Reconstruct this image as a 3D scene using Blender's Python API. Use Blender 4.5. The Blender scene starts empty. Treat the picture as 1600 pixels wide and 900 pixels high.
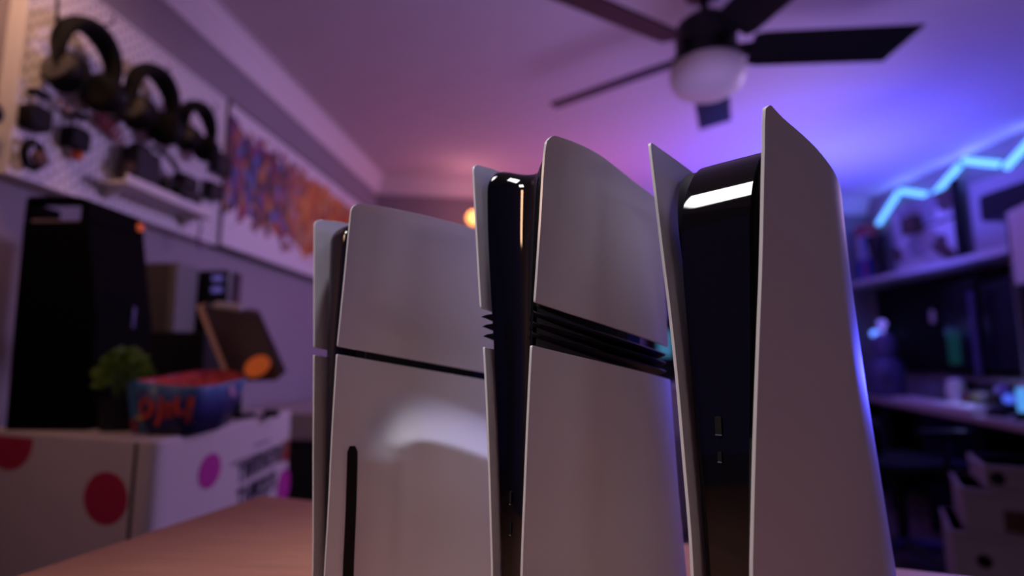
import bpy, bmesh, math, random
from mathutils import Vector, Matrix
random.seed(7)
S = bpy.context.scene
COL = S.collection
PI = math.pi
R = math.radians

# ------------------------------------------------------------------ camera, world, lights, exposure
cd = bpy.data.cameras.new('camera'); cam = bpy.data.objects.new('camera', cd); COL.objects.link(cam)
cd.sensor_width = 36; cd.lens = 889 / 1600 * 36; cd.clip_start = .01
cam.location = (0, 0, .978)
cam.rotation_euler = (R(90 + 7.81), 0, R(5.46))
cd.dof.use_dof = True; cd.dof.focus_distance = .385; cd.dof.aperture_fstop = 2.6
S.camera = cam
w = bpy.data.worlds.new('world'); S.world = w; w.use_nodes = True
w.node_tree.nodes['Background'].inputs[0].default_value = (.05, .03, .06, 1)
w.node_tree.nodes['Background'].inputs[1].default_value = .2
S.view_settings.view_transform = 'Standard'; S.view_settings.look = 'None'
S.view_settings.exposure = 0; S.view_settings.gamma = 1; S.view_settings.use_curve_mapping = False

def area(name, loc, target, sx, sy, power, col, spread=180):
    l = bpy.data.lights.new(name, 'AREA'); l.shape = 'RECTANGLE'; l.size = sx; l.size_y = sy
    l.energy = power; l.color = col; l.spread = R(spread)
    o = bpy.data.objects.new(name, l); COL.objects.link(o); o.location = loc
    o.rotation_euler = (Vector(target) - Vector(loc)).to_track_quat('-Z', 'Y').to_euler()
    return o
area('cool_fill', (1.6, -.7, 2.35), (.1, .45, 1.1), .5, .3, .6, (.72, .70, 1), 90)  # added cool fill for the console plates, no fixture behind it
area('overhead_fill', (-.02, .49, 2.42), (-.10, .48, .93), .12, .12, .58, (.86, .82, 1), 36)  # added from overhead to light the disc-drive ramp, not a ceiling fixture
# white softbox over the table, warm strip lamp on the left, added coloured washes round the room
sb = area('softbox', (-.74, .20, 2.15), (.02, .42, 1.0), .36, .30, 1.4, (1, .97, 1), 66)
zv = (Vector(sb.location) - Vector((.02, .42, 1.0))).normalized(); xv = Vector((.643, .766, 0)); xv = (xv - zv * xv.dot(zv)).normalized(); yv = zv.cross(xv)
sb.rotation_euler = Matrix((xv, yv, zv)).transposed().to_euler()      # squared up with the consoles
area('rim_fill', (-1.30, .22, 1.95), (.0, .45, 1.0), .2, .2, .18, (1, .94, .94), 40)  # added to brighten the front rims of the plates
area('warm_lamp', (-1.25, .22, 1.46), (-.1, .7, 1.2), .08, .24, 1.2, (1, .55, .32))
area('warm_wall_wash', (-1.12, .92, 2.3), (-1.46, 1.4, 1.7), .15, .15, 1.4, (1, .52, .32), 100)  # unseen second warm source washing the near left wall
area('warm_reflection_fill', (-1.10, .55, 1.15), (-1.46, .55, 1.2), .1, .3, .55, (1, .5, .28), 150)  # added to warm the wall that the console fronts reflect
area('pink_wash', (.35, 4.2, 1.25), (.2, 3.8, 2.6), 1.6, .1, 8, (1, .27, .68))  # added pink light for the far ceiling, hidden behind the consoles
area('violet_wash', (2.3, 3.4, 2.0), (-1.4, 2.2, 1.15), .8, .4, 11, (.62, .42, .9), 84)
area('blue_wash', (1.75, 4.0, 1.35), (1.8, 3.9, 2.44), .8, .5, 26, (.085, .09, 1), 130)
area('violet_ceiling_wash', (.8, 1.3, .9), (.85, 1.5, 2.44), 1.2, .8, 6, (.50, .34, 1), 130)  # added to tint the ceiling violet, hangs free with no fixture
dl = bpy.data.lights.new('edge_fill_spot', 'SPOT'); dl.energy = 150; dl.color = (.06, .07, 1); dl.spot_size = R(34); dl.shadow_soft_size = .03  # added blue spot for the right console's rear edge, no lamp there
do = bpy.data.objects.new('edge_fill_spot', dl); COL.objects.link(do); do.location = (1.88, 2.42, .96)
do.rotation_euler = (Vector((.2, .45, .95)) - Vector(do.location)).to_track_quat('-Z', 'Y').to_euler()

for nm, loc, en, col in (('desk_fill', (2.10, 3.25, .90), 1.1, (.30, .34, 1)), ('under_desk_fill', (2.05, 3.05, .55), 1.6, (.07, .05, 1))):  # added point fills brightening the desk things and the space below
    pl = bpy.data.lights.new(nm, 'POINT'); pl.energy = en; pl.color = col; pl.shadow_soft_size = .02
    po = bpy.data.objects.new(nm, pl); COL.objects.link(po); po.location = loc

# ------------------------------------------------------------------ materials
MATS = {}
def mat(name, col, rough=.5, metal=0, emit=None, es=0, noise=0, nscale=40, coat=0, bump=0, trans=0, ior=1.45, spec=.5):
    if name in MATS: return MATS[name]
    m = bpy.data.materials.new(name); m.use_nodes = True; nt = m.node_tree
    b = nt.nodes['Principled BSDF']
    b.inputs['Base Color'].default_value = (*col, 1); b.inputs['Roughness'].default_value = rough
    b.inputs['Metallic'].default_value = metal; b.inputs['IOR'].default_value = ior
    b.inputs['Coat Weight'].default_value = coat; b.inputs['Transmission Weight'].default_value = trans
    b.inputs['Specular IOR Level'].default_value = spec
    if emit: b.inputs['Emission Color'].default_value = (*emit, 1); b.inputs['Emission Strength'].default_value = es
    if noise or bump:
        tc = nt.nodes.new('ShaderNodeTexCoord'); n = nt.nodes.new('ShaderNodeTexNoise')
        n.inputs['Scale'].default_value = nscale; n.inputs['Detail'].default_value = 5
        nt.links.new(tc.outputs['Object'], n.inputs['Vector'])
        if noise:
            mx = nt.nodes.new('ShaderNodeMix'); mx.data_type = 'RGBA'
            mx.inputs[6].default_value = (*[c * (1 - noise) for c in col], 1); mx.inputs[7].default_value = (*[min(1, c * (1 + noise)) for c in col], 1)
            nt.links.new(n.outputs[0], mx.inputs[0]); nt.links.new(mx.outputs[2], b.inputs['Base Color'])
        if bump:
            bp = nt.nodes.new('ShaderNodeBump'); bp.inputs['Strength'].default_value = bump; bp.inputs['Distance'].default_value = .002
            nt.links.new(n.outputs[0], bp.inputs['Height']); nt.links.new(bp.outputs[0], b.inputs['Normal'])
    MATS[name] = m; return m

def wood_mat():
    m = mat('table_wood', (.42, .24, .17), .45); nt = m.node_tree; b = nt.nodes['Principled BSDF']
    tc = nt.nodes.new('ShaderNodeTexCoord'); mp = nt.nodes.new('ShaderNodeMapping'); mp.inputs['Scale'].default_value = (2, 22, 2)
    mp.inputs['Rotation'].default_value = (0, 0, R(18))
    n = nt.nodes.new('ShaderNodeTexNoise'); n.inputs['Scale'].default_value = 5; n.inputs['Detail'].default_value = 7
    cr = nt.nodes.new('ShaderNodeValToRGB'); cr.color_ramp.elements[0].position = .3; cr.color_ramp.elements[1].position = .7
    cr.color_ramp.elements[0].color = (.36, .155, .088, 1); cr.color_ramp.elements[1].color = (.46, .21, .12, 1)
    nt.links.new(tc.outputs['Object'], mp.inputs[0]); nt.links.new(mp.outputs[0], n.inputs[0]); nt.links.new(n.outputs[0], cr.inputs[0]); nt.links.new(cr.outputs[0], b.inputs['Base Color'])
    return m

def mnode(nt, op, a, b=None):
    n = nt.nodes.new('ShaderNodeMath'); n.operation = op
    for i, v in enumerate((a, b)):
        if v is None: continue
        if isinstance(v, (int, float)): n.inputs[i].default_value = v
        else: nt.links.new(v, n.inputs[i])
    return n.outputs[0]

def pegboard_mat(name, ax):
    # white board with staggered rows of short upright slots
    m = mat(name, (.74, .72, .72), .45); nt = m.node_tree; b = nt.nodes['Principled BSDF']
    tc = nt.nodes.new('ShaderNodeTexCoord'); sp = nt.nodes.new('ShaderNodeSeparateXYZ'); nt.links.new(tc.outputs['Object'], sp.inputs[0])
    zz = mnode(nt, 'DIVIDE', sp.outputs[2], .02); row = mnode(nt, 'FLOOR', zz)
    off = mnode(nt, 'MULTIPLY', mnode(nt, 'MODULO', row, 2), .5)
    yy = mnode(nt, 'ADD', mnode(nt, 'DIVIDE', sp.outputs[ax], .04), off)
    fy = mnode(nt, 'ABSOLUTE', mnode(nt, 'SUBTRACT', mnode(nt, 'FRACT', yy), .5))
    fz = mnode(nt, 'ABSOLUTE', mnode(nt, 'SUBTRACT', mnode(nt, 'FRACT', zz), .5))
    hole = mnode(nt, 'MULTIPLY', mnode(nt, 'LESS_THAN', fy, .07), mnode(nt, 'LESS_THAN', fz, .36))
    mx = nt.nodes.new('ShaderNodeMix'); mx.data_type = 'RGBA'
    mx.inputs[6].default_value = (.74, .72, .72, 1); mx.inputs[7].default_value = (.06, .05, .06, 1)
    nt.links.new(hole, mx.inputs[0]); nt.links.new(mx.outputs[2], b.inputs['Base Color'])
    return m

def art_mat():
    # ragged band of many colours on white paper, orange at the far end
    m = mat('art_print', (.8, .8, .8), .4); nt = m.node_tree; b = nt.nodes['Principled BSDF']; L = nt.links.new
    tc = nt.nodes.new('ShaderNodeTexCoord'); sp = nt.nodes.new('ShaderNodeSeparateXYZ'); L(tc.outputs['Object'], sp.inputs[0])
    mp = nt.nodes.new('ShaderNodeMapping'); mp.inputs['Scale'].default_value = (1, 32, 16); L(tc.outputs['Object'], mp.inputs[0])
    vo = nt.nodes.new('ShaderNodeTexVoronoi'); vo.inputs['Scale'].default_value = 1.0; L(mp.outputs[0], vo.inputs[0])
    sc = nt.nodes.new('ShaderNodeSeparateColor'); L(vo.outputs['Color'], sc.inputs[0])
    r1 = nt.nodes.new('ShaderNodeValToRGB'); r1.color_ramp.interpolation = 'CONSTANT'
    def ramp(r, cols):
        e = r.color_ramp.elements
        while len(e) < len(cols): e.new(.5)
        for i, c in enumerate(cols): e[i].position = i / len(cols); e[i].color = (*c, 1)
    ramp(r1, [(.05, .03, .05), (.05, .08, .3), (.3, .05, .08), (.08, .03, .06), (.4, .13, .04), (.1, .2, .5), (.2, .04, .12), (.06, .04, .1), (.45, .2, .06), (.2, .08, .1), (.07, .04, .05)])
    L(sc.outputs[0], r1.inputs[0])
    r2 = nt.nodes.new('ShaderNodeValToRGB'); r2.color_ramp.interpolation = 'CONSTANT'
    ramp(r2, [(.6, .17, .03), (.45, .1, .03), (.65, .28, .05), (.3, .08, .05), (.6, .22, .06), (.5, .3, .16), (.55, .15, .02)])
    L(sc.outputs[1], r2.inputs[0])
    nz = nt.nodes.new('ShaderNodeTexNoise'); nz.inputs['Scale'].default_value = 17; nz.inputs['Detail'].default_value = 6; L(tc.outputs['Object'], nz.inputs[0])
    nn = mnode(nt, 'SUBTRACT', nz.outputs[0], .5)
    ty = mnode(nt, 'ADD', mnode(nt, 'MULTIPLY', mnode(nt, 'SUBTRACT', sp.outputs[1], .50), 4), mnode(nt, 'MULTIPLY', nn, 2))
    cl = nt.nodes.new('ShaderNodeClamp'); L(ty, cl.inputs[0])
    mx = nt.nodes.new('ShaderNodeMix'); mx.data_type = 'RGBA'; L(cl.outputs[0], mx.inputs[0]); L(r1.outputs[0], mx.inputs[6]); L(r2.outputs[0], mx.inputs[7])
    # band between z = .20 (.12 at the far end) and .50 with a ragged edge
    zc = mnode(nt, 'ADD', sp.outputs[2], mnode(nt, 'MULTIPLY', nn, .30))
    inb = mnode(nt, 'MULTIPLY', mnode(nt, 'GREATER_THAN', zc, mnode(nt, 'SUBTRACT', .155, mnode(nt, 'MULTIPLY', sp.outputs[1], .05))), mnode(nt, 'LESS_THAN', zc, .555))
    m2 = nt.nodes.new('ShaderNodeMix'); m2.data_type = 'RGBA'; L(inb, m2.inputs[0]); m2.inputs[6].default_value = (.76, .73, .74, 1); L(mx.outputs[2], m2.inputs[7])
    L(m2.outputs[2], b.inputs['Base Color'])
    return m

WALL = mat('wall_paint', (.30, .27, .30), .8, noise=.05, nscale=8, bump=.08)
CEIL = mat('ceiling_paint', (.74, .70, .70), .85, noise=.03, nscale=6, bump=.08)
TRIM = mat('trim_paint', (.80, .77, .76), .5)
FLOOR = mat('floor_board', (.10, .075, .06), .5, noise=.2, nscale=12)
WHITE = mat('white_shell', (.72, .70, .70), .5, spec=.35, bump=.02, nscale=900)
WHITEG = mat('white_shell_gloss', (.70, .68, .69), .16, spec=.45)
GLOSS = mat('gloss_black', (.003, .003, .003), .04, ior=1.55, noise=.2, nscale=300)
MATTE = mat('matte_black', (.006, .006, .007), .6, spec=.25)
BLACK = mat('black_plastic', (.010, .010, .011), .5, spec=.3, noise=.15, nscale=60)
HSB = mat('headset_black', (.004, .004, .004), .55, spec=.2)
CLOTHB = mat('black_padding', (.006, .006, .006), .8, spec=.2, noise=.2, nscale=80)
GREY = mat('grey_plastic', (.16, .15, .15), .5)
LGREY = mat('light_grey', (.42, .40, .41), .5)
SILVER = mat('brushed_silver', (.55, .52, .5), .35, .8)
WHP = mat('white_plastic', (.75, .73, .72), .45)

# ------------------------------------------------------------------ builders
def tag(o, label=None, cat=None, group=None, kind=None):
    if label: o['label'] = label
    if cat: o['category'] = cat
    if group: o['group'] = group
    if kind: o['kind'] = kind
    return o
def thing(name, label, cat, loc=(0, 0, 0), rz=0, group=None):
    o = bpy.data.objects.new(name, None); COL.objects.link(o); o.empty_display_size = .05
    o.location = loc; o.rotation_euler = (0, 0, rz)
    return tag(o, label, cat, group)
def obj(name, bm, m, parent=None, smooth=35, loc=None, rz=0, bevel=0, seg=2, label=None):
    bmesh.ops.recalc_face_normals(bm, faces=bm.faces)
    me = bpy.data.meshes.new(name); bm.to_mesh(me); bm.free()
    for p in me.polygons: p.use_smooth = True
    me.set_sharp_from_angle(angle=R(smooth))
    if isinstance(m, (list, tuple)):
        for x in m: me.materials.append(x)
    else: me.materials.append(m)
    o = bpy.data.objects.new(name, me); COL.objects.link(o)
    if parent: o.parent = parent
    if loc: o.location = loc
    if rz: o.rotation_euler = (0, 0, rz)
    if bevel:
        b = o.modifiers.new('bevel', 'BEVEL'); b.width = bevel; b.segments = seg; b.limit_method = 'ANGLE'; b.angle_limit = R(40)
    if label: o['label'] = label
    return o
def B(): return bmesh.new()
def bx(bm, lo, hi, mtx=None, mi=0):
    x0, y0, z0 = lo; x1, y1, z1 = hi
    vs = [bm.verts.new(p) for p in [(x0,y0,z0),(x1,y0,z0),(x1,y1,z0),(x0,y1,z0),(x0,y0,z1),(x1,y0,z1),(x1,y1,z1),(x0,y1,z1)]]
    fs = [bm.faces.new([vs[i] for i in f]) for f in [(0,3,2,1),(4,5,6,7),(0,1,5,4),(1,2,6,5),(2,3,7,6),(3,0,4,7)]]
    for f in fs: f.material_index = mi
    if mtx is not None: bmesh.ops.transform(bm, matrix=mtx, verts=vs)
    return bm
def tube(bm, pts, r, n=10, cap=True):
    pts = [Vector(p) for p in pts]; rs = r if isinstance(r, (list, tuple)) else [r] * len(pts)
    rings = []; prev = None
    for i, p in enumerate(pts):
        t = (pts[min(i + 1, len(pts) - 1)] - pts[max(i - 1, 0)]).normalized()
        if prev is None:
            a = Vector((0, 0, 1)) if abs(t.z) < .9 else Vector((1, 0, 0)); prev = t.cross(a).normalized()
        nrm = (prev - t * prev.dot(t)).normalized(); prev = nrm; bi = t.cross(nrm)
        rings.append([bm.verts.new(p + (nrm * math.cos(2*PI*k/n) + bi * math.sin(2*PI*k/n)) * rs[i]) for k in range(n)])
    for a, b in zip(rings, rings[1:]):
        for k in range(n): bm.faces.new((a[k], a[(k+1) % n], b[(k+1) % n], b[k]))
    if cap: bm.faces.new(rings[0][::-1]); bm.faces.new(rings[-1])
    return bm
def lathe(bm, prof, n=32, mtx=None, squash=1):
    rings = []; vs = []
    for r, z in prof:
        ring = [bm.verts.new((r * math.cos(2*PI*k/n), squash * r * math.sin(2*PI*k/n), z)) for k in range(n)]; rings.append(ring); vs += ring
    for a, b in zip(rings, rings[1:]):
        for k in range(n): bm.faces.new((a[k], a[(k+1) % n], b[(k+1) % n], b[k]))
    bm.faces.new(rings[0][::-1]); bm.faces.new(rings[-1])
    if mtx is not None: bmesh.ops.transform(bm, matrix=mtx, verts=vs)
    return bm
def prism(bm, poly, z0, z1, mtx=None):
    a = [bm.verts.new((x, y, z0)) for x, y in poly]; b = [bm.verts.new((x, y, z1)) for x, y in poly]; n = len(poly)
    bm.faces.new(a[::-1]); bm.faces.new(b)
    for i in range(n): bm.faces.new((a[i], a[(i+1) % n], b[(i+1) % n], b[i]))
    if mtx is not None: bmesh.ops.transform(bm, matrix=mtx, verts=a + b)
    return bm
XZ = Matrix(((1,0,0,0),(0,0,1,0),(0,1,0,0),(0,0,0,1)))      # prism drawn in x,z and extruded along y
YZ = Matrix(((0,0,1,0),(1,0,0,0),(0,1,0,0),(0,0,0,1)))      # prism drawn in y,z and extruded along x
def rrect(x0, y0, x1, y1, r, n=5):
    out = []
    for cx, cy, a in ((x1-r, y1-r, 0), (x0+r, y1-r, 90), (x0+r, y0+r, 180), (x1-r, y0+r, 270)):
        for k in range(n + 1): t = R(a + 90 * k / n); out.append((cx + r * math.cos(t), cy + r * math.sin(t)))
    return out
def interp(tab, x):
    # monotone piecewise with smooth (Catmull) interpolation
    tab = sorted(tab)
    if x <= tab[0][0]: return tab[0][1]
    if x >= tab[-1][0]: return tab[-1][1]
    for i in range(len(tab) - 1):
        x0, y0 = tab[i]; x1, y1 = tab[i+1]
        if x <= x1:
            h = x1 - x0; t = (x - x0) / h
            m0 = (y1 - tab[i-1][1]) / (x1 - tab[i-1][0]) * h if i else (y1 - y0)
            m1 = (tab[i+2][1] - y0) / (tab[i+2][0] - x0) * h if i + 2 < len(tab) else (y1 - y0)
            return (2*t**3-3*t*t+1)*y0 + (t**3-2*t*t+t)*m0 + (-2*t**3+3*t*t)*y1 + (t**3-t*t)*m1
def sstep(t): t = max(0, min(1, t)); return t * t * (3 - 2 * t)

# ------------------------------------------------------------------ the room
def struct(name, bm, m, parent=None): return tag(obj(name, bm, m, parent), kind='structure')
ZC = 2.44
bm = B(); bx(bm, (-1.6, -1.6, -.1), (3.3, 5.4, 0)); struct('floor', bm, FLOOR)
bm = B(); bx(bm, (-1.6, -1.6, ZC), (3.3, 5.4, ZC + .1)); struct('ceiling', bm, CEIL)
bm = B(); bx(bm, (-1.56, -1.6, 0), (-1.46, 4.3, ZC)); struct('wall_left', bm, WALL)
bm = B(); bx(bm, (-1.6, -1.7, 0), (3.3, -1.6, ZC)); struct('wall_back', bm, WALL)
# far wall runs from (-1.46, 4.17) to (2.72, 4.92); right wall from there to (3.35, -1.6)
FA = Vector((-1.46, 4.17)); FB = Vector((2.665, 5.2)); RB = Vector((3.55, -1.6))
def wallbetween(name, a, b, th, side):
    d = (b - a).normalized(); n = Vector((-d.y, d.x)) * side
    bm = B(); prism(bm, [a, b, b + n * th, a + n * th], 0, ZC); return struct(name, bm, WALL)
wallbetween('wall_far', FA, FB, .1, 1)
wallbetween('wall_right', FB, RB, .1, 1)
# crown moulding: stepped profile swept along the left and far walls
def crown(name, a, b, inward):
    d = (b - a).normalized(); n = Vector((-d.y, d.x)) * inward
    prof = [(0, -.135), (.012, -.135), (.014, -.115), (.022, -.105), (.03, -.075), (.052, -.04), (.062, -.028), (.064, -.012), (.075, -.01), (.075, 0), (0, 0)]
    bm = B(); r = [[bm.verts.new((*(p + n * o), ZC + z)) for o, z in prof] for p in (a, b)]
    k = len(prof)
    for i in range(k): bm.faces.new((r[0][i], r[0][(i+1) % k], r[1][(i+1) % k], r[1][i]))
    bm.faces.new(r[0][::-1]); bm.faces.new(r[1]); return struct(name, bm, TRIM)
crown('trim_1', Vector((-1.46, -1.6)), Vector((-1.46, 4.17)), -1)
crown('trim_2', FA, FB, -1)
bm = B(); bx(bm, (-1.46, -1.6, 0), (-1.445, 4.16, .1)); struct('baseboard_left', bm, TRIM)

# ------------------------------------------------------------------ the table
t = thing('table', 'salmon brown wooden table under the three consoles', 'table', (0, 0, 0))
bm = B(); prism(bm, [(-.545, 1.011), (-.605, .606), (-.66, -.35), (1.05, -.35), (1.05, .515)], .725, .75); obj('tabletop', bm, wood_mat(), t, bevel=.003)
for x, y in ((-.49, .93), (-.57, -.28), (.97, -.28), (.97, .49)):
    bm = B(); bx(bm, (x - .02, y - .02, 0), (x + .02, y + .02, .725)); obj('leg', bm, BLACK, t)

# ------------------------------------------------------------------ consoles (local axes: x runs back from the front, y to the left, z up; millimetres)
def us(n_end=14, umax=1.0):
    return [0, .0012, .0035, .007, .012, .019, .03, .045] + [.06 + (umax - .06) * k / n_end for k in range(n_end + 1)]
def plate(parent, name, vf, vend, ub, top, bot, sgn, m, th=2.3, r=5, rb=0, bulge=None, nz=48, label=None, roll=(3, .93)):
    """A thin shell. vf(z): sideways place of the front rim; vend: sideways place of the rear rim; ub(z): rear edge;
    top(u), bot(u): upper and lower edge; sgn -1 = the right-hand plate, +1 = the left-hand plate; r, rb: corner radii of the front edge."""
    bm = B(); ss = us(22); grid = [[], []]
    for s in ss:
        ut = s * ub(top(s * ub(top(0))))
        zt = top(ut); zb = bot(ut)
        if r and ut < r: zt -= r - math.sqrt(max(0, r * r - (r - ut) ** 2))
        if rb and ut < rb: zb += rb - math.sqrt(max(0, rb * rb - (rb - ut) ** 2))
        ca, cb = [], []
        for k in range(nz + 1):
            z = zb + (zt - zb) * k / nz; u = s * ub(z)
            q = sstep(s); v = vf(z) * (1 - q) + vend * q
            v += sgn * 3.0 * math.sin(PI * min(1, s * 1.02)) - sgn * roll[0] * max(0, (s - roll[1]) / (1 - roll[1])) ** 2
            if bulge: v += sgn * bulge(u, z)
            vo = v if sgn > 0 else v - th; vi = v - th if sgn > 0 else v
            ca.append(bm.verts.new((u / 1000, vo / 1000, z / 1000))); cb.append(bm.verts.new((u / 1000, vi / 1000, z / 1000)))
        grid[0].append(ca); grid[1].append(cb)
    for g in grid:
        for a, b in zip(g, g[1:]):
            for k in range(nz): bm.faces.new((a[k], b[k], b[k+1], a[k+1]))
    o_, i_ = grid; N = len(ss) - 1
    for k in range(nz):
        bm.faces.new((o_[0][k], o_[0][k+1], i_[0][k+1], i_[0][k])); bm.faces.new((o_[N][k], i_[N][k], i_[N][k+1], o_[N][k+1]))
    for j in range(N):
        bm.faces.new((o_[j][0], i_[j][0], i_[j+1][0], o_[j+1][0])); bm.faces.new((o_[j][nz], o_[j+1][nz], i_[j+1][nz], i_[j][nz]))
    return obj(name, bm, m, parent, smooth=50, bevel=.0008, seg=3, label=label)
def body(parent, name, uf, vr, vl, zt, rad, ub, m, nv=20, z0=8, zlo=None, nfront=26):
    """Closed block between vr(z) and vl(z): front face uf(q,z), top zt(q) and a front-top round of radius rad (ru, rz); q runs 0..1 from right to left."""
    bm = B(); rows = []; ru, rz = rad
    for i in range(nv + 1):
        q = .5 - .5 * math.cos(PI * i / nv)
        top = zt(q); prof = []
        for k in range(nfront + 1):
            z = z0 + (top - rz - z0) * k / nfront; prof.append((uf(q, z), z))
        u0 = uf(q, top - rz)
        for k in range(1, 13):
            a = PI / 2 * k / 12; prof.append((u0 + ru * (1 - math.cos(a)), top - rz + rz * math.sin(a)))
        prof.append((ub * .7, top)); prof.append((ub, top - 20)); prof.append((ub + 6, z0))
        rows.append([bm.verts.new((u / 1000, (vr(z) * (1 - q) + vl(z) * q) / 1000, z / 1000)) for u, z in prof])
    n = len(rows[0])
    for a, b in zip(rows, rows[1:]):
        for k in range(n): bm.faces.new((a[k], b[k], b[(k+1) % n], a[(k+1) % n]))
    bm.faces.new(rows[0]); bm.faces.new(rows[-1][::-1])
    return obj(name, bm, m, parent, smooth=40)

# --- the tall original console on the right
con = thing('game_console', 'tallest game console, rightmost, with undivided white side plates flaring around a broad glossy black front', 'game console', (.1252, .3501, .75), R(50))
RF = [(390, -.5), (387.7, 1.7), (359, 4.1), (287, 9.9), (256, 12.9), (187.6, 19.3), (121.8, 24.8), (105, 26), (60, 27), (8, 25)]
LF = [(389, 84.5), (387, 84), (337, 79.5), (305, 76.6), (261, 72.4), (213.5, 69), (162, 66.3), (123, 64.3), (95, 63.8), (60, 63.2), (8, 65)]
UB = [(8, 258), (50, 248), (77, 240), (138, 223), (205, 204.6), (266, 190.6), (300, 183), (339, 177.5), (362, 175)]
def d_top(u): return interp([(0, 390), (24, 388.1), (57, 385.4), (86, 381.9), (113, 376.4), (140, 370), (165, 362), (178, 356)], u)
ub = lambda z: interp(UB, z)
plate(con, 'side_plate', lambda z: interp(RF, z), 0, ub, d_top, lambda u: 8, -1, WHITE, r=4, roll=(10, .62))
plate(con, 'side_plate', lambda z: interp(LF, z), 87, ub, d_top, lambda u: 8, 1, WHITE, r=4, roll=(10, .62))
body(con, 'core', lambda q, z: 19, lambda z: interp(RF, z) + 1.5, lambda z: interp(LF, z) - 5.5, lambda q: 376, (34, 58), 130, MATTE)
gr = [(8, 32), (100, 31), (185, 26), (240, 22.5), (290, 20), (340, 17.6), (380, 16.5)]
gl = [(8, 58), (100, 58.5), (180, 61.5), (260, 65), (300, 66.5), (340, 66), (380, 64)]
face = body(con, 'front_panel', lambda q, z: 11, lambda z: interp(gr, z), lambda z: interp(gl, z), lambda q: 378.5, (44, 66), 120, GLOSS, nv=28)
for z, h, wd, nm in ((190, 11.5, 4.2, 'wide_port'), (170.5, 6.5, 2.6, 'slim_port')):
    bm = B(); prism(bm, rrect(-wd / 2000, -h / 2000, wd / 2000, h / 2000, .001, 3), 0, .0016, Matrix.Translation((.0098, .0455, z / 1000)) @ YZ)
    pt = obj(nm, bm, MATTE, con)
    bm = B(); bx(bm, (.0094, .0455 - wd / 2000, (z - h / 2 - .5) / 1000), (.0104, .0455 + wd / 2000, (z - h / 2) / 1000)); obj('port_rim', bm, GREY, pt)
bm = B(); lathe(bm, [(.048, 0), (.05, .002), (.05, .007), (.045, .008)], 40, Matrix.Translation((.12, .043, 0))); obj('stand', bm, BLACK, con)

# --- the middle console with fins
pro = thing('game_console', 'middle game console whose white side plates are parted by a band of three black fins', 'game console', (-.0103, .3814, .75), R(50))
RF = [(388.5, 1.5), (384.5, 4.3), (369, 6.9), (331, 10.3), (290, 14.3), (272, 16.2), (242, 19.5), (190, 23.4), (149, 26), (93, 29.2), (40, 30), (8, 29)]
LF = [(389, 83.6), (385, 83), (352, 80), (309, 76.1), (274.5, 72.7), (243, 68.7), (207, 65.4), (160, 62.2), (116, 59.8), (82, 58.2), (40, 57.5), (8, 58.5)]
UB = [(8, 178.5), (62, 175.5), (90, 172.5), (115, 169.5), (165, 165.3), (204, 162.5), (279, 159), (330, 156), (372, 153)]
top = lambda u: interp([(0, 389), (21, 390), (46, 389.6), (80, 386), (110, 381), (135, 377.5), (156, 374)], u)
g1 = lambda u: 271.8 - .178 * u; g2 = lambda u: 242.2 - .160 * u
rf = lambda z: interp(RF, z); lf = lambda z: interp(LF, z); ub = lambda z: interp(UB, z)
plate(pro, 'upper_plate', rf, 8, ub, top, g1, -1, WHITEG, r=6, rb=1.2, roll=(.5, .93))
plate(pro, 'lower_plate', rf, 8, ub, g2, lambda u: 8, -1, WHITE, r=1.2, roll=(.5, .93))
plate(pro, 'upper_plate', lf, 78, ub, top, g1, 1, WHITEG, r=6, rb=1.2, roll=(.5, .93))
plate(pro, 'lower_plate', lf, 78, ub, g2, lambda u: 8, 1, WHITE, r=1.2, roll=(.5, .93))
body(pro, 'core', lambda q, z: 20, lambda z: rf(z) + 8, lambda z: lf(z) - 12, lambda q: 376, (16, 20), 140, MATTE)
fu = lambda q, z: 7.5 + 8.5 * (1 - abs(2 * max(0, q) ** .8 - 1) ** 2.2) * (.45 + .55 * sstep((z - 90) / 170))
ftop = lambda q: interp([(0, 382.5), (.04, 383), (.12, 382), (.195, 377), (.31, 375.2), (.42, 375.6), (.6, 378), (.84, 382.5), (.95, 383), (1, 380)], q)
body(pro, 'front_panel', fu, lambda z: interp([(8, 32.5), (100, 32), (190, 27), (250, 24), (310, 20), (350, 17), (380, 15)], z), lambda z: interp([(8, 52), (123, 56), (215, 61.5), (324, 71.2), (380, 73)], z), ftop, (10, 15), 120, GLOSS, nv=36)
# fins: pointed blades, three a side, sloping with the plates
for side in (-1, 1):
    for k in range(3):
        zc = 265.3 - 7.4 * k
        bm = B(); rows = []
        for i in range(26):
            u = 1.5 + 158 * i / 25; z = zc - .172 * u
            s = min(1, u / 160); q = sstep(s)
            if side > 0: ve = (lf(zc) + .6) * (1 - q) + 78 * q + 2.5 * math.sin(PI * s); vi = 50; d = -1
            else: ve = (rf(zc) + .6) * (1 - q) + 8 * q - 2.5 * math.sin(PI * s); vi = 36; d = 1
            sec = [(ve, 0), (ve + d * 2, 1.5), (ve + d * 7, 2.9), (ve + d * 14, 3.5), (vi, 3.5), (vi, -3.3), (ve + d * 12, -3.2), (ve + d * 6, -2.2), (ve + d * 2, -.9)]
            rows.append([bm.verts.new((max(u, 1.5 + 1.15 * min(22, abs(v - ve)) + .4 * i) / 1000, v / 1000, (z + h) / 1000)) for v, h in sec])
        n = len(rows[0])
        for a, b in zip(rows, rows[1:]):
            for j in range(n): bm.faces.new((a[j], b[j], b[(j+1) % n], a[(j+1) % n]))
        bm.faces.new(rows[0]); bm.faces.new(rows[-1][::-1])
        obj('fin', bm, BLACK, pro, smooth=60)
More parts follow.
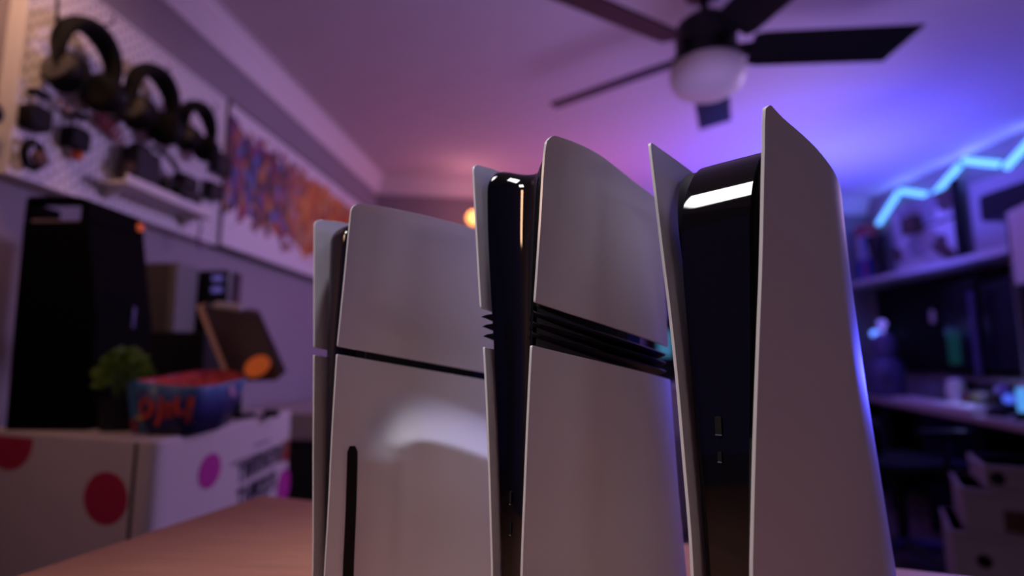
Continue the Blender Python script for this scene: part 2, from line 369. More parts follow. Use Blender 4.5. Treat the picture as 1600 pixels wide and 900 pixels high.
for z, h, wd, nm in ((135, 9, 2.4, 'slim_port'), (114, 9, 2.4, 'slim_port')):
    bm = B(); prism(bm, rrect(-wd / 2000, -h / 2000, wd / 2000, h / 2000, .001, 3), 0, .002, Matrix.Translation((.0100, .0492, z / 1000)) @ YZ)
    pt = obj(nm, bm, MATTE, pro)
    bm = B(); bx(bm, (.0096, .0484, (z - h / 2 - .5) / 1000), (.0108, .0500, (z - h / 2) / 1000)); obj('port_rim', bm, GREY, pt)
bm = B(); lathe(bm, [(.046, 0), (.048, .002), (.048, .007), (.043, .008)], 40, Matrix.Translation((.09, .043, 0))); obj('stand', bm, BLACK, pro)

# --- the slim console on the left
sl = thing('game_console', 'shortest game console, leftmost, white plates with a thin black seam and an upright disc slot', 'game console', (-.1683, .42996, .75), R(49))
RF = [(358.5, 3.5), (355.6, 6.2), (343, 8.4), (300, 13.5), (244, 20.6), (237, 21.1), (180, 23.5), (118.5, 24.3), (70, 26.1), (8, 26)]
LF = [(358, 75.2), (356.6, 75), (297.5, 69.2), (245, 63.5), (239, 63.2), (166, 56.4), (63.5, 46.5), (8, 46)]
UB = [(8, 206), (120, 200), (244, 194), (358, 190)]
top = lambda u: interp([(0, 358.6), (30, 360.3), (124, 359), (190, 353)], u)
g1 = lambda u: 243.6 - .155 * u; g2 = lambda u: 237.5 - .155 * u
rf = lambda z: interp(RF, z); lf = lambda z: interp(LF, z); ub = lambda z: interp(UB, z)
def bulge(u, z):
    # raised disc-drive field: flat inside, a ramp that steepens towards its rim outside
    zt = interp([(38, 150), (40, 158), (46, 163.5), (55, 166.8), (69, 167), (97, 159.8), (148, 141), (205, 118)], u)
    ul = 43
    du = max(0, ul - u) / 31; dz = max(0, z - zt) / 40 if u > ul else max(0, z - 150) / 44
    d = math.hypot(du, dz)
    return 20 * max(0, 1 - d) ** 1.6
plate(sl, 'upper_plate', rf, 10, ub, top, g1, -1, WHITEG, r=6, rb=1.2)
plate(sl, 'lower_plate', rf, 10, ub, g2, lambda u: 8, -1, WHITE, r=1.2, bulge=bulge, nz=90)
plate(sl, 'upper_plate', lf, 66, ub, top, g1, 1, WHITEG, r=6, rb=1.2)
plate(sl, 'lower_plate', lf, 60, ub, g2, lambda u: 8, 1, WHITE, r=1.2)
body(sl, 'core', lambda q, z: 20, lambda z: rf(z) + 3, lambda z: lf(z) - 6, lambda q: 338, (16, 20), 170, MATTE)
fu = lambda q, z: 6 + 17 * (1 - max(0, 1 - abs(2 * q - 1) ** 3.0) ** .5)
body(sl, 'front_panel', fu, lambda z: min(26, rf(z) + 6), lambda z: interp([(8, 42), (60, 44.5), (122, 51), (233, 59.5), (298, 64.5), (345, 68)], z), lambda q: 349.5 - 12 * abs(2 * q - 1) ** 3.5, (13, 13), 150, GLOSS, nv=40)
bm = B(); N_ = 30; ringA = []
for k in range(N_ + 1):
    # half-width narrows at the two rounded ends; the slot follows the ramp of the plate
    z = 28 + 136.5 * k / N_; hw = 3.7 * min(1, .55 + min(k, N_ - k) * .9)
    row = []
    for x, dep in ((-hw, -.5), (-hw, .8), (hw, .8), (hw, -.5)):
        u = 17.3 - (z - 96) * .012 + x; q_ = u / ub(z); q = sstep(q_); vv = rf(z) * (1 - q) + 10 * q - 3 * math.sin(PI * q_) - bulge(u, z) - 2.3
        row.append(bm.verts.new((u / 1000, (vv - dep) / 1000, z / 1000)))
    ringA.append(row)
for p, q in zip(ringA, ringA[1:]):
    for k in range(4): bm.faces.new((p[k], p[(k+1) % 4], q[(k+1) % 4], q[k]))
bm.faces.new(ringA[0]); bm.faces.new(ringA[-1])
obj('disc_slot', bm, MATTE, sl)
bm = B(); lathe(bm, [(.04, 0), (.042, .002), (.042, .007), (.037, .008)], 40, Matrix.Translation((.09, .036, 0))); obj('stand', bm, BLACK, sl)

# ------------------------------------------------------------------ left wall: two pegboards, headphones and small gear (board face at x = -1.41)
XW = -1.46; XF = -1.412
def panel(name, label, cat, y0, y1, z0, z1, m, rim_m):
    t = thing(name, label, cat, (XW, y0, z0))
    bm = B(); bx(bm, (.02, .006, .006), (XF - XW, y1 - y0 - .006, z1 - z0 - .006)); obj('board', bm, m, t)
    bm = B(); W = y1 - y0; H = z1 - z0; d = XF - XW + .004
    for lo, hi in (((.0, 0, 0), (d, W, .008)), ((.0, 0, H - .008), (d, W, H)), ((0, 0, .008), (d, .008, H - .008)), ((0, W - .008, .008), (d, W, H - .008))): bx(bm, lo, hi)
    obj('frame', bm, rim_m, t); return t
panel('pegboard', 'white pegboard on the left wall hung with headphones and small gear', 'pegboard', 1.262, 2.142, 1.464, 2.086, pegboard_mat('pegboard_face', 1), WHP)
panel('art_print', 'white framed print on the left wall with a ragged band of many colours turning orange', 'picture', 2.160, 3.78, 1.466, 2.100, art_mat(), mat('dark_rim', (.05, .045, .05), .5))
H_X = .066
def headphones(label, y, z, s, tilt, boom=False, yaw=0.0):
    """Over-ear set hanging by its band from a hook; drawn in the y,z plane."""
    t = thing('headphones', label, 'headphones', (XF, y, z), 0, 'headphones on the pegboard')
    t.rotation_euler = (R(tilt), 0, R(yaw))
    n = 22; pts = []; rs = []
    for i in range(n + 1):
        a = R(-28 + 236 * i / n); pts.append((H_X, .082 * s * math.cos(a), -.085 * s + .092 * s * math.sin(a))); rs.append(0.0165 * s * (.75 + .45 * math.sin(max(0, a))))
    bm = B(); tube(bm, pts, rs, 12)
    for v in bm.verts: v.co.x = H_X + (v.co.x - H_X) * 1.7
    obj('headband', bm, CLOTHB, t)
    for sg in (-1, 1):
        mt = Matrix.Translation((H_X, sg * .074 * s, -.135 * s)) @ Matrix.Rotation(R(sg * 12), 4, 'X') @ Matrix.Rotation(R(90) * sg, 4, 'X')
        bm = B(); lathe(bm, [(.02 * s, .024 * s), (.043 * s, .022 * s), (.047 * s, .012 * s), (.046 * s, .0), (.036 * s, -.008 * s), (.02 * s, -.010 * s)], 28, mt)
        cup = obj('ear_cup', bm, HSB, t)
        bm = B(); lathe(bm, [(.015 * s, .042 * s), (.034 * s, .046 * s), (.046 * s, .040 * s), (.050 * s, .030 * s), (.046 * s, .022 * s)], 28, mt); obj('ear_pad', bm, CLOTHB, cup)
        bm = B(); lathe(bm, [(.039 * s, -.004 * s), (.040 * s, -.009 * s), (.033 * s, -.011 * s)], 28, mt); obj('trim_ring', bm, mat('ring_grey', (.07, .065, .06), .4), cup)
        bm = B(); tube(bm, [(H_X, sg * .083 * s, -.07 * s), (.075, sg * .094 * s, -.10 * s), (.075, sg * .094 * s, -.135 * s)], .006 * s, 8); obj('yoke', bm, HSB, cup)
    if boom:
        bm = B(); tube(bm, [(.06, -.09, -.13), (.075, -.115, -.04), (.075, -.125, .05)], .004, 8); bx(bm, (.068, -.131, .03), (.082, -.119, H_X)); obj('boom_microphone', bm, HSB, t)
    bm = B(); tube(bm, [(.002, 0, .012 * s), (.04, 0, .004 * s - .004), (.07, 0, .004 * s - .004), (.08, 0, .02)], .003, 8); obj('hook', bm, HSB, t)
headphones('large black headphones with a raised boom microphone, nearest set on the pegboard', 1.395, 1.93, 1.15, 0, True)
headphones('black headphones with a broad round band, second set along the pegboard', 1.655, 1.935, 1.15, 0)
headphones('small black headphones hanging at the far end of the pegboard', 1.885, 1.925, .98, 0)
# gadgets with twin silver posts
def gadget(label, y, z, tip=False):
    t = thing('handheld_gadget', label, 'gadget', (XF, y, z), 0, 'gadgets with silver posts'); t.scale = (.82, .82, .82)
    bm = B(); prism(bm, [(-.03, .068), (-.026, .078), (.026, .078), (.032, .066), (.02, .06), (-.02, .06)], .008, .05, YZ); obj('cap', bm, HSB, t, bevel=.003)
    for s in (-1, 1):
        bm = B(); tube(bm, [(.028, s * .013, .02), (.028, s * .013, .064)], .0065, 12); obj('post', bm, SILVER, t)
    bm = B(); prism(bm, rrect(-.04, -.055, .04, .026, .02), .002, .052, YZ); obj('grip', bm, HSB, t, bevel=.006)
    bm = B(); tube(bm, [(0, 0, .05), (.03, 0, .05)], .003, 8); obj('hook', bm, SILVER, t)
    if tip: bm = B(); lathe(bm, [(.014, -.082), (.018, -.078), (.018, -.062), (.012, -.055)], 16, Matrix.Translation((.028, .012, 0))); obj('tip', bm, mat('orange_rubber', (.75, .13, .02), .4), t, label='bright orange rubber tip')
gadget('black gadget on two silver posts at the near edge of the pegboard', 1.303, 1.638)
gadget('black gadget with an orange tip, hanging below the first headphones', 1.428, 1.632, True)
t = thing('wrist_strap', 'round black strap with a brown inside, low on the near corner of the pegboard', 'strap', (XF, 1.300, 1.525))
bm = B(); tube(bm, [(.03, .024 * math.cos(a), .034 * math.sin(a)) for a in [2*PI*k/24 for k in range(25)]], .010, 10, False); obj('band', bm, CLOTHB, t)
bm = B(); lathe(bm, [(.018, 0), (.021, .004), (.021, .014), (.015, .018)], 20, Matrix.Translation((.028, .014, -.006)) @ Matrix.Rotation(R(90), 4, 'Y')); obj('buckle', bm, mat('brown_leather', (.11, .05, .03), .6), t)
bm = B(); tube(bm, [(0, 0, .03), (.02, 0, .036), (.04, 0, .034)], .003, 8); obj('hook', bm, SILVER, t)
t = thing('coiled_cable', 'red coiled cable hung between the gadgets and the headphones', 'cable', (XF, 1.54, 1.70))
bm = B(); tube(bm, [(.02 + .014 * math.cos(k * .7), -.05 + .1 * k / 54, .02 - .03 * k / 54 + .02 * math.sin(k * .7)) for k in range(55)], .0042, 6); obj('coil', bm, mat('red_cable', (.42, .10, .12), .5), t)
bm = B(); tube(bm, [(0, 0, .0), (.03, 0, -.001)], .003, 6); obj('hook', bm, SILVER, t)
for i, (y, z, L_, lb) in enumerate(((1.362, 1.70, .022, 'small brass peg beside the first silver-post gadget'), (1.385, 1.69, .026, 'brass peg between the two silver-post gadgets'), (1.312, 1.86, .03, 'pale round peg left of the boom microphone'))):
    bm = B(); lathe(bm, [(.004, 0), (.004, L_), (.009, L_ + .001), (.010, L_ + .006), (.006, L_ + .011)], 16, Matrix.Rotation(R(90), 4, 'Y'))
    tag(obj('peg', bm, mat('brass', (.6, .42, .25), .35, .7) if i < 2 else WHP, loc=(XF, y, z)), lb, 'peg', 'pegs on the pegboard')
bm = B(); bx(bm, (0, -.012, -.018), (.022, .012, .018)); tag(obj('tag_card', bm, LGREY, loc=(XF, 1.42, 1.60), bevel=.002), 'small grey block low on the pegboard between the gadgets', 'block')
# the pegboard's little shelf with the gear on it
t = thing('wall_shelf', 'short white shelf hooked on the lower edge of the pegboard', 'shelf', (XF, 1.535, 1.535))
bm = B(); bx(bm, (0, 0, -.012), (.10, .43, 0)); bx(bm, (.092, 0, 0), (.10, .43, .018)); obj('tray', bm, WHP, t, bevel=.002)
for y in (.03, .38):
    bm = B(); prism(bm, [(0, -.012), (.085, -.012), (0, -.05)], y, y + .012, XZ); obj('bracket', bm, WHP, t)
t = thing('boxy_camera', 'black boxy camera with a round lens at the near end of the wall shelf', 'camera', (XF, 1.60, 1.535))
bm = B(); bx(bm, (.015, 0, 0), (.075, .105, .135)); bx(bm, (.02, .02, .135), (.06, .08, .155)); obj('body', bm, BLACK, t, bevel=.006)
bm = B(); lathe(bm, [(.024, 0), (.026, .004), (.026, .018), (.020, .020), (.018, .012)], 24, Matrix.Translation((.045, 0, .06)) @ Matrix.Rotation(R(90), 4, 'X')); obj('lens', bm, mat('brown_glass', (.10, .06, .04), .25), t)
t = thing('camcorder', 'black handheld camcorder with a raised handle at the far end of the wall shelf', 'camera', (XF, 1.735, 1.535))
bm = B(); bx(bm, (.012, 0, 0), (.08, .185, .075)); bx(bm, (.02, .09, .075), (.075, .17, .125)); obj('body', bm, BLACK, t, bevel=.008)
bm = B(); tube(bm, [(.045, .10, .12), (.045, .05, .158), (.045, -.035, .172)], .009, 10); obj('handle', bm, BLACK, t)
bm = B(); lathe(bm, [(.022, 0), (.026, .003), (.026, .03), (.02, .034)], 20, Matrix.Translation((.075, .05, .04)) @ Matrix.Rotation(R(90), 4, 'Y')); obj('lens', bm, MATTE, t)
for y, z, w_, h_, lb in ((2.105, 1.79, .095, .085, 'larger dark square box, upper of two at the end of the pegboard'), (2.06, 1.665, .062, .068, 'small dark square box, lower of two at the end of the pegboard')):
    t = thing('square_box', lb, 'box', (XF, y, z), 0, 'dark square boxes on the pegboard')
    bm = B(); bx(bm, (.006, -w_ / 2, -h_ / 2), (.04, w_ / 2, h_ / 2)); obj('case', bm, BLACK, t, bevel=.004)
    bm = B(); bx(bm, (.0, -w_ / 2 - .006, -h_ / 2 - .006), (.008, w_ / 2 + .006, h_ / 2 + .006)); obj('backplate', bm, GREY, t)
for k, (y, z) in enumerate(((1.50, 2.02), (1.75, 1.99), (2.02, 1.98))):
    bm = B(); tube(bm, [(0, 0, 0), (.03, 0, 0), (.036, 0, .03)], .0028, 8)
    tag(obj('peg_hook', bm, BLACK, loc=(XF, y, z)), ('black hook above the first headphones', 'black hook above the second headphones', 'black hook above the third headphones')[k], 'hook', 'free hooks on the pegboard')
t = thing('wall_hook_knob', 'dark round knob on the bare wall left of the pegboard', 'knob', (XW, 1.205, 1.60))
bm = B(); lathe(bm, [(.012, 0), (.012, .03), (.028, .034), (.032, .045), (.028, .058), (.01, .062)], 20, Matrix.Rotation(R(90), 4, 'Y')); obj('knob', bm, BLACK, t)
t = thing('hanging_strap', 'thin dark strap hanging from the wall shelf', 'strap', (XF + .05, 1.95, 1.523))
bm = B(); tube(bm, [(0, 0, 0), (.004, .012, -.03), (0, .004, -.075), (.002, .018, -.11)], .004, 6); obj('cord', bm, mat('purple_cord', (.10, .03, .12), .6), t)

# ------------------------------------------------------------------ left foreground: the dotted parcel and what stands on it
ZB = .83
CARD = mat('white_card', (.68, .60, .54), .55, noise=.05, nscale=14)
MAG = mat('magenta_ink', (.52, .03, .30), .5); RED = mat('crimson_ink', (.50, .015, .055), .5); INK = mat('dark_ink', (.03, .02, .05), .5)
c0 = Vector((-.809, 1.084)); df = Vector((-.509, .156)).normalized(); dr = Vector((-.118, .776)).normalized()
t = thing('parcel', 'big white cardboard parcel printed with pink dots, left of the table', 'parcel', (c0.x, c0.y, 0))
a_ = df * .075; b_ = dr * .05; n_ = 8
arc = []
for k in range(n_ + 1):
    q = k / n_; p = a_ * .55 * (1 - q) ** 2 + b_ * q ** 2; arc.append((p.x, p.y))
far_r = dr * .81; bl = df * .60
poly = [(bl.x, bl.y)] + arc + [(far_r.x, far_r.y), (far_r.x - .46, far_r.y + .02), (bl.x + .0, bl.y + .35)]
bm = B(); prism(bm, poly, .12, ZB); body_ = obj('box', bm, CARD, t, smooth=25, bevel=.006)
bm = B(); prism(bm, [(bl.x, bl.y), (a_.x * .62, a_.y * .62), (a_.x * .62 + .01, a_.y * .62 + .3), (bl.x, bl.y + .3)], .0, .122); obj('base', bm, BLACK, t)
fn = Vector((df.y, -df.x)); fn = fn if fn.y < 0 else -fn
rn = Vector((dr.y, -dr.x)); rn = rn if rn.x > 0 else -rn
# the sleeve over the left of the parcel ends in a raised edge: the dark seam
bm = B(); s0 = df * .012 + fn * .0012; s1 = df * .60 + fn * .0012
sv = df * .058
prism(bm, [(sv.x, sv.y), (sv.x + fn.x * .004, sv.y + fn.y * .004), (bl.x + fn.x * .004, bl.y + fn.y * .004), (bl.x, bl.y)], .125, ZB - .004); sleeve = obj('sleeve', bm, CARD, t)
bm = B(); s2 = df * .0545 + fn * -.002; prism(bm, [(s2.x, s2.y), (s2.x + fn.x * .005, s2.y + fn.y * .005), (sv.x + fn.x * .0045, sv.y + fn.y * .0045), (sv.x, sv.y)], .125, ZB - .006); obj('seam', bm, mat('seam_shadow', (.03, .02, .02), .8), t)
def dot(origin, d, nrm, off, s, z, rx, rz, m, zmax=None, th=.0006):
    bm = B(); pts = []
    for k in range(36):
        a = 2 * PI * k / 36; zz = z + rz * math.sin(a)
        if zmax: zz = min(zz, zmax)
        pts.append((s + rx * math.cos(a), zz))
    o3 = Vector((*(nrm * off), 0)); vs = [[], []]
    for q, lst in ((0, vs[0]), (th, vs[1])):
        for u, zz in pts: p = d * u + nrm * (off + q); lst.append(bm.verts.new((p.x, p.y, zz)))
    bm.faces.new(vs[0]); bm.faces.new(vs[1])
    for k in range(36): bm.faces.new((vs[0][k], vs[0][(k+1) % 36], vs[1][(k+1) % 36], vs[1][k]))
    return obj('printed_dot', bm, m, t)
dot(None, df, fn, .0041, .132, .712, .068, .052, RED)
dot(None, df, fn, .0041, .478, .806, .085, .062, RED, ZB - .012)
dot(None, dr, rn, .0012, .236, .733, .056, .040, MAG)
dot(None, dr, rn, .0012, .768, .590, .060, .055, MAG)
# mottled block of dark slanted lettering: heavy strokes in two lines and a finer line above
def strokes(name, rows, m):
    bm = B()
    for u0, u1, z0, z1 in rows:
        vs = []
        for q in (.0012, .0019):
            for u, z in ((u0, z0), (u1, z0), (u1, z1), (u0, z1)): p = dr * u + rn * q; vs.append(bm.verts.new((p.x, p.y, z)))
        for f in ((0,1,2,3),(4,5,6,7),(0,1,5,4),(1,2,6,5),(2,3,7,6),(3,0,4,7)): bm.faces.new([vs[i] for i in f])
    o = obj(name, bm, m, t); return o
rnd = random.Random(3); rows = []
def glyph(u, z0, h, w_, kind):
    s = w_ * .30
    if kind in 'TI': rows.append((u + w_ * .35, u + w_ * .65, z0, z0 + h))
    if kind == 'T': rows.append((u, u + w_, z0 + h * .76, z0 + h))
    if kind in 'HMANUE': rows.append((u, u + s, z0, z0 + h))
    if kind in 'HMANU': rows.append((u + w_ - s, u + w_, z0, z0 + h))
    if kind in 'HAE': rows.append((u, u + w_, z0 + h * .42, z0 + h * .6))
    if kind in 'AMNE': rows.append((u, u + w_, z0 + h * .78, z0 + h))
    if kind in 'M': rows.append((u + w_ * .4, u + w_ * .6, z0 + h * .3, z0 + h))
    if kind in 'UE': rows.append((u, u + w_, z0, z0 + h * .2))
u = .40
for k, ch in enumerate('TMANHEAN'):
    glyph(u, .668 + .006 * k * .2, .052, .036, ch); u += .043
u = .40
for k, ch in enumerate('THMNEA'):
    glyph(u, .600, .056, .042, ch); u += .049
for k in range(12): rows.append((.35 + k * .028, .35 + k * .028 + .020, .724, .730))
for k in range(6): rows.append((.50 + k * .022, .50 + k * .022 + .016, .752, .757))
strokes('printed_lettering', rows, INK)
bm = B(); strokes('printed_picture', [(.735, .800, .668, .735)], mat('red_print', (.33, .05, .03), .5)); strokes('printed_picture', [(.738, .775, .705, .738)], mat('tan_print', (.35, .28, .2), .5))

# tall speaker
t = thing('tower_speaker', 'tall black portable speaker with a handle slot across its top and orange side lights', 'speaker', (-1.205, 1.24, ZB), R(3))
bm = B(); mt = XZ
prism(bm, [(-.096, 0), (.094, 0), (.098, .25), (.052, .497), (-.112, .497), (-.106, .25)], 0, .20, mt)
prism(bm, [(.030, .497), (.052, .497), (.050, .540), (.036, .556), (.030, .556)], 0, .20, mt)
prism(bm, [(-.112, .548), (.036, .545), (.036, .556), (.0, .562), (-.10, .562), (-.112, .556)], .0, .045, mt)
prism(bm, [(-.112, .497), (-.106, .497), (-.106, .55), (-.112, .55)], .0, .10, mt)
obj('cabinet', bm, mat('speaker_black', (.0018, .0018, .0018), .7, spec=.06), t, bevel=.004)
bm = B(); prism(bm, [(-.100, .4972), (.026, .4972), (.026, .502), (-.100, .506)], .01, .18, mt); obj('handle_tray', bm, mat('tray_metal', (.32, .26, .25), .4, .3), t)
OR = mat('orange_light', (.8, .15, .03), .4, emit=(1, .16, .03), es=.25)
for x, y in ((-.117, .01), (.048, .17)):
    bm = B(); bx(bm, (x, y, .515), (x + .008, y + .02, .535)); obj('side_light', bm, OR, t, bevel=.002)
bm = B(); bx(bm, (.0945, .12, .245), (.0985, .128, .300)); obj('badge', bm, mat('badge_metal', (.25, .24, .4), .3, .6), t)
for x in (-.09, .055):
    for y in (.01, .16): bm = B(); bx(bm, (x, y, -.0005), (x + .03, y + .02, .004)); obj('foot', bm, BLACK, t)
# boxes behind the tower
t = thing('black_case', 'low black equipment case behind the potted plant, carrying the grey box', 'case', (-1.26, 1.78, ZB), 0)
bm = B(); bx(bm, (-.16, -.09, 0), (.13, .030, .255)); obj('case', bm, MATTE, t, bevel=.006)
bm = B(); bx(bm, (.02, -.094, .085), (.115, -.089, .125)); obj('label_plate', bm, mat('violet_plate', (.10, .06, .13), .5), t)
t = thing('grey_box', 'brownish grey box with a pale front corner standing behind the tall black speaker', 'box', (-1.33, 1.73, ZB + .255), 0)
bm = B(); bx(bm, (-.10, -.03, 0), (.060, .07, .225)); obj('carton', bm, mat('carton_grey', (.075, .06, .05), .6), t, bevel=.003)
bm = B(); bx(bm, (.060, -.033, 0), (.087, .07, .225)); obj('pale_edge', bm, mat('carton_edge', (.17, .16, .155), .5), t, bevel=.003)
t = thing('desk_speaker', 'slim black device with rounded top and two violet glints behind the tilted tablet', 'speaker', (-1.225, 1.89, ZB), 0)
bm = B(); prism(bm, rrect(-.062, -.05, .062, .05, .022), .255, .478); obj('housing', bm, mat('satin_black', (.01, .01, .012), .3), t, bevel=.006)
bm = B(); prism(bm, rrect(-.05, -.06, .05, .04, .01), .0, .256); obj('base', bm, MATTE, t)
for z in (.44, .40): bm = B(); bx(bm, (.008, -.053, z), (.045, -.0485, z + .018)); obj('glint', bm, mat('violet_glint', (.12, .10, .35), .3, emit=(.25, .2, .9), es=.25), t)  # purple highlights put in as faintly glowing strips
# tilted tablet
t = thing('tilted_tablet', 'dark tilted tablet with a tan edge and an orange corner disc, behind the snack bag', 'tablet', (-.86, 1.56, ZB), 0)
def quadslab(bm, f, off):
    off = Vector(off); a = [bm.verts.new(p) for p in f]; b = [bm.verts.new(Vector(p) + off) for p in f]; n = len(f)
    bm.faces.new(a); bm.faces.new(b[::-1])
    for i in range(n): bm.faces.new((a[i], b[i], b[(i+1) % n], a[(i+1) % n]))
P_ = lambda x, y, z: (x + .86, y - 1.56, z - ZB)
TL, TR, BR, BL = P_(-1.10, 1.62, 1.159), P_(-.935, 1.62, 1.137), P_(-.774, 1.5, .955), P_(-.915, 1.5, .935)
tr2 = P_(-.915, 1.605, 1.118); br2 = P_(-.79, 1.498, .938)
bm = B(); quadslab(bm, [TL, TR, tr2, BR, br2, BL], (.004, .022, .010)); obj('screen', bm, mat('screen_brown', (.035, .018, .022), .25), t, bevel=.002)
bm = B(); e1 = Vector(TL); e2 = Vector(BL); quadslab(bm, [e1, e2, e2 + Vector((-.019, .0, .006)), e1 + Vector((-.019, .0, .0))], (.004, .022, .010)); obj('side_edge', bm, mat('tan_edge', (.45, .28, .2), .5), t, bevel=.002)
bm = B(); q1 = Vector(TL) * .80 + Vector(TR) * .20; q2 = Vector(TL) * .25 + Vector(TR) * .75; quadslab(bm, [q1, q2, q2 + Vector((0, 0, .010)), q1 + Vector((0, 0, .010))], (.004, .022, .010)); obj('top_edge', bm, LGREY, t)
nrm = (Vector(TR) - Vector(TL)).cross(Vector(BL) - Vector(TL)).normalized(); nrm = nrm if nrm.y < 0 else -nrm
cc = Vector(P_(-.842, 1.499, .975)) + nrm * .006; ax = (Vector(BR) - Vector(BL)).normalized(); ay = nrm.cross(ax)
bm = B(); rg = [[bm.verts.new(cc + nrm * q + ax * .036 * math.cos(2*PI*k/28) + ay * .034 * math.sin(2*PI*k/28)) for k in range(28)] for q in (-.004, .001)]
bm.faces.new(rg[0]); bm.faces.new(rg[1])
for k in range(28): bm.faces.new((rg[0][k], rg[0][(k+1) % 28], rg[1][(k+1) % 28], rg[1][k]))
obj('orange_disc', bm, mat('orange_sticker_glow', (.80, .17, .03), .5, emit=(1, .2, .03), es=.12), t)  # slight emission put in to brighten the disc, which is no lamp
bm = B(); bx(bm, (-.14, -.0, 0), (-.06, .08, .012)); tube(bm, [(-.10, .05, .01), (-.10, .04, .17)], .012, 10); obj('foot', bm, MATTE, t)
# potted plant
t = thing('potted_plant', 'small leafy green plant in a black pot beside the snack bag', 'plant', (-1.040, 1.264, ZB))
bm = B(); lathe(bm, [(.036, 0), (.04, .003), (.047, .066), (.050, .068), (.050, .074), (.043, .074), (.041, .064)], 28); obj('pot', bm, BLACK, t)
bm = B(); lathe(bm, [(.001, .0635), (.041, .0635), (.041, .066), (.001, .066)], 20); obj('soil', bm, FLOOR, t)
bm = B(); rnd = random.Random(5)
for k in range(420):
    th = rnd.uniform(0, 2*PI); ph = rnd.uniform(-.25, 1.35); rr = rnd.uniform(.55, 1) ** .6
    c = Vector((.056 * rr * math.cos(ph) * math.cos(th), .044 * rr * math.cos(ph) * math.sin(th), .110 + .072 * rr * math.sin(ph)))
    d = (c - Vector((0, 0, .085))).normalized(); d = (d + Vector((rnd.uniform(-.6, .6), rnd.uniform(-.6, .6), rnd.uniform(-.3, .6)))).normalized()
    s = d.cross(Vector((rnd.uniform(-1, 1), rnd.uniform(-1, 1), rnd.uniform(-1, 1)))).normalized(); L_ = rnd.uniform(.014, .024); W_ = L_ * .36; up_ = d.cross(s)
    vs = [bm.verts.new(c), bm.verts.new(c + d * L_ * .5 + s * W_ + up_ * .002), bm.verts.new(c + d * L_ - up_ * .003), bm.verts.new(c + d * L_ * .5 - s * W_ + up_ * .002)]
    bm.faces.new((vs[0], vs[1], vs[2])); bm.faces.new((vs[0], vs[2], vs[3]))
fo = obj('foliage', bm, mat('leaf_green', (.16, .28, .03), .5, noise=.5, nscale=30), t); fo['kind'] = 'stuff'
bm = B(); rnd = random.Random(6)
for k in range(22):
    a = rnd.uniform(0, 2*PI); r_ = rnd.uniform(.2, .9); tube(bm, [(.012 * math.cos(a), .012 * math.sin(a), .062), (.05 * r_ * math.cos(a), .045 * r_ * math.sin(a), .13)], .0014, 5)
obj('stems', bm, mat('stem_green', (.08, .13, .03), .6), t)['kind'] = 'stuff'
# snack bag, open end up
t = thing('snack_bag', 'open blue snack bag with orange letters and a red inside, on the dotted parcel', 'bag', (-.89, 1.30, ZB))
Q_ = lambda x, y, z: Vector((x + .89, y - 1.30, z - ZB))
rim = [Q_(-.952, 1.195, .948), Q_(-.885, 1.178, .939), Q_(-.800, 1.195, .934), Q_(-.815, 1.33, .940), Q_(-.850, 1.46, .951), Q_(-.93, 1.50, .966), Q_(-.965, 1.43, .966), Q_(-.955, 1.305, .956)]
base = [Q_(-.905, 1.185, ZB), Q_(-.86, 1.178, ZB), Q_(-.812, 1.190, ZB), Q_(-.822, 1.30, ZB), Q_(-.868, 1.42, ZB + .004), Q_(-.92, 1.45, ZB), Q_(-.945, 1.38, ZB), Q_(-.935, 1.27, ZB)]
def ringpts(c, n=64, rough=0, ph=0):
    out = []
    for k in range(n):
        f = k / n * len(c); i = int(f); q = f - i; p0, p1, p2, p3 = c[i-1], c[i], c[(i+1) % len(c)], c[(i+2) % len(c)]
        p = .5 * ((2*p1) + (p2-p0)*q + (2*p0-5*p1+4*p2-p3)*q*q + (3*p1-p0-3*p2+p3)*q**3)
        p = p + Vector((math.sin(k*1.7+ph), math.cos(k*1.3+ph), 0)) * rough; out.append(p)
    return out
bm = B(); rp = ringpts(rim); bp = ringpts(base); rows = []
for j in range(15):
    q = j / 14; bulge_ = math.sin(PI * q) * .006; row = []
    for k in range(64):
        p = bp[k] * (1 - q) + rp[k] * q; c = Vector((.01, 0, p.z)); o_ = Vector((p.x, p.y + .02, 0)).normalized()
        p = p + o_ * (bulge_ + .0016 * math.sin(k * 1.1 + 3 * q) + .0012 * math.sin(k * 2.3 - 7 * q)); row.append(bm.verts.new(p))
    rows.append(row)
for a, b in zip(rows, rows[1:]):
    for k in range(64):
        f = bm.faces.new((a[k], a[(k+1) % 64], b[(k+1) % 64], b[k]))
bm.faces.new(rows[0][::-1])
def bag_mat():
    m = mat('bag_print', (.03, .05, .2), .3); nt = m.node_tree; b = nt.nodes['Principled BSDF']; L = nt.links.new
    tc = nt.nodes.new('ShaderNodeTexCoord'); sp = nt.nodes.new('ShaderNodeSeparateXYZ'); L(tc.outputs['Object'], sp.inputs[0])
    nz = nt.nodes.new('ShaderNodeTexNoise'); nz.inputs['Scale'].default_value = 22; L(tc.outputs['Object'], nz.inputs[0])
    h = mnode(nt, 'ADD', mnode(nt, 'DIVIDE', sp.outputs[2], .12), mnode(nt, 'MULTIPLY', mnode(nt, 'SUBTRACT', nz.outputs[0], .5), .45))
    cr = nt.nodes.new('ShaderNodeValToRGB'); e = cr.color_ramp.elements
    cols = [(0, (.008, .008, .03)), (.28, (.012, .012, .06)), (.5, (.03, .035, .16)), (.72, (.05, .10, .26)), (.86, (.07, .24, .42)), (1, (.10, .32, .5))]
    while len(e) < len(cols): e.new(.5)
    for i, (p, c) in enumerate(cols): e[i].position = p; e[i].color = (*c, 1)
    L(h, cr.inputs[0]); L(cr.outputs[0], b.inputs['Base Color']); return m
bag = obj('bag_skin', bm, bag_mat(), t, smooth=60)
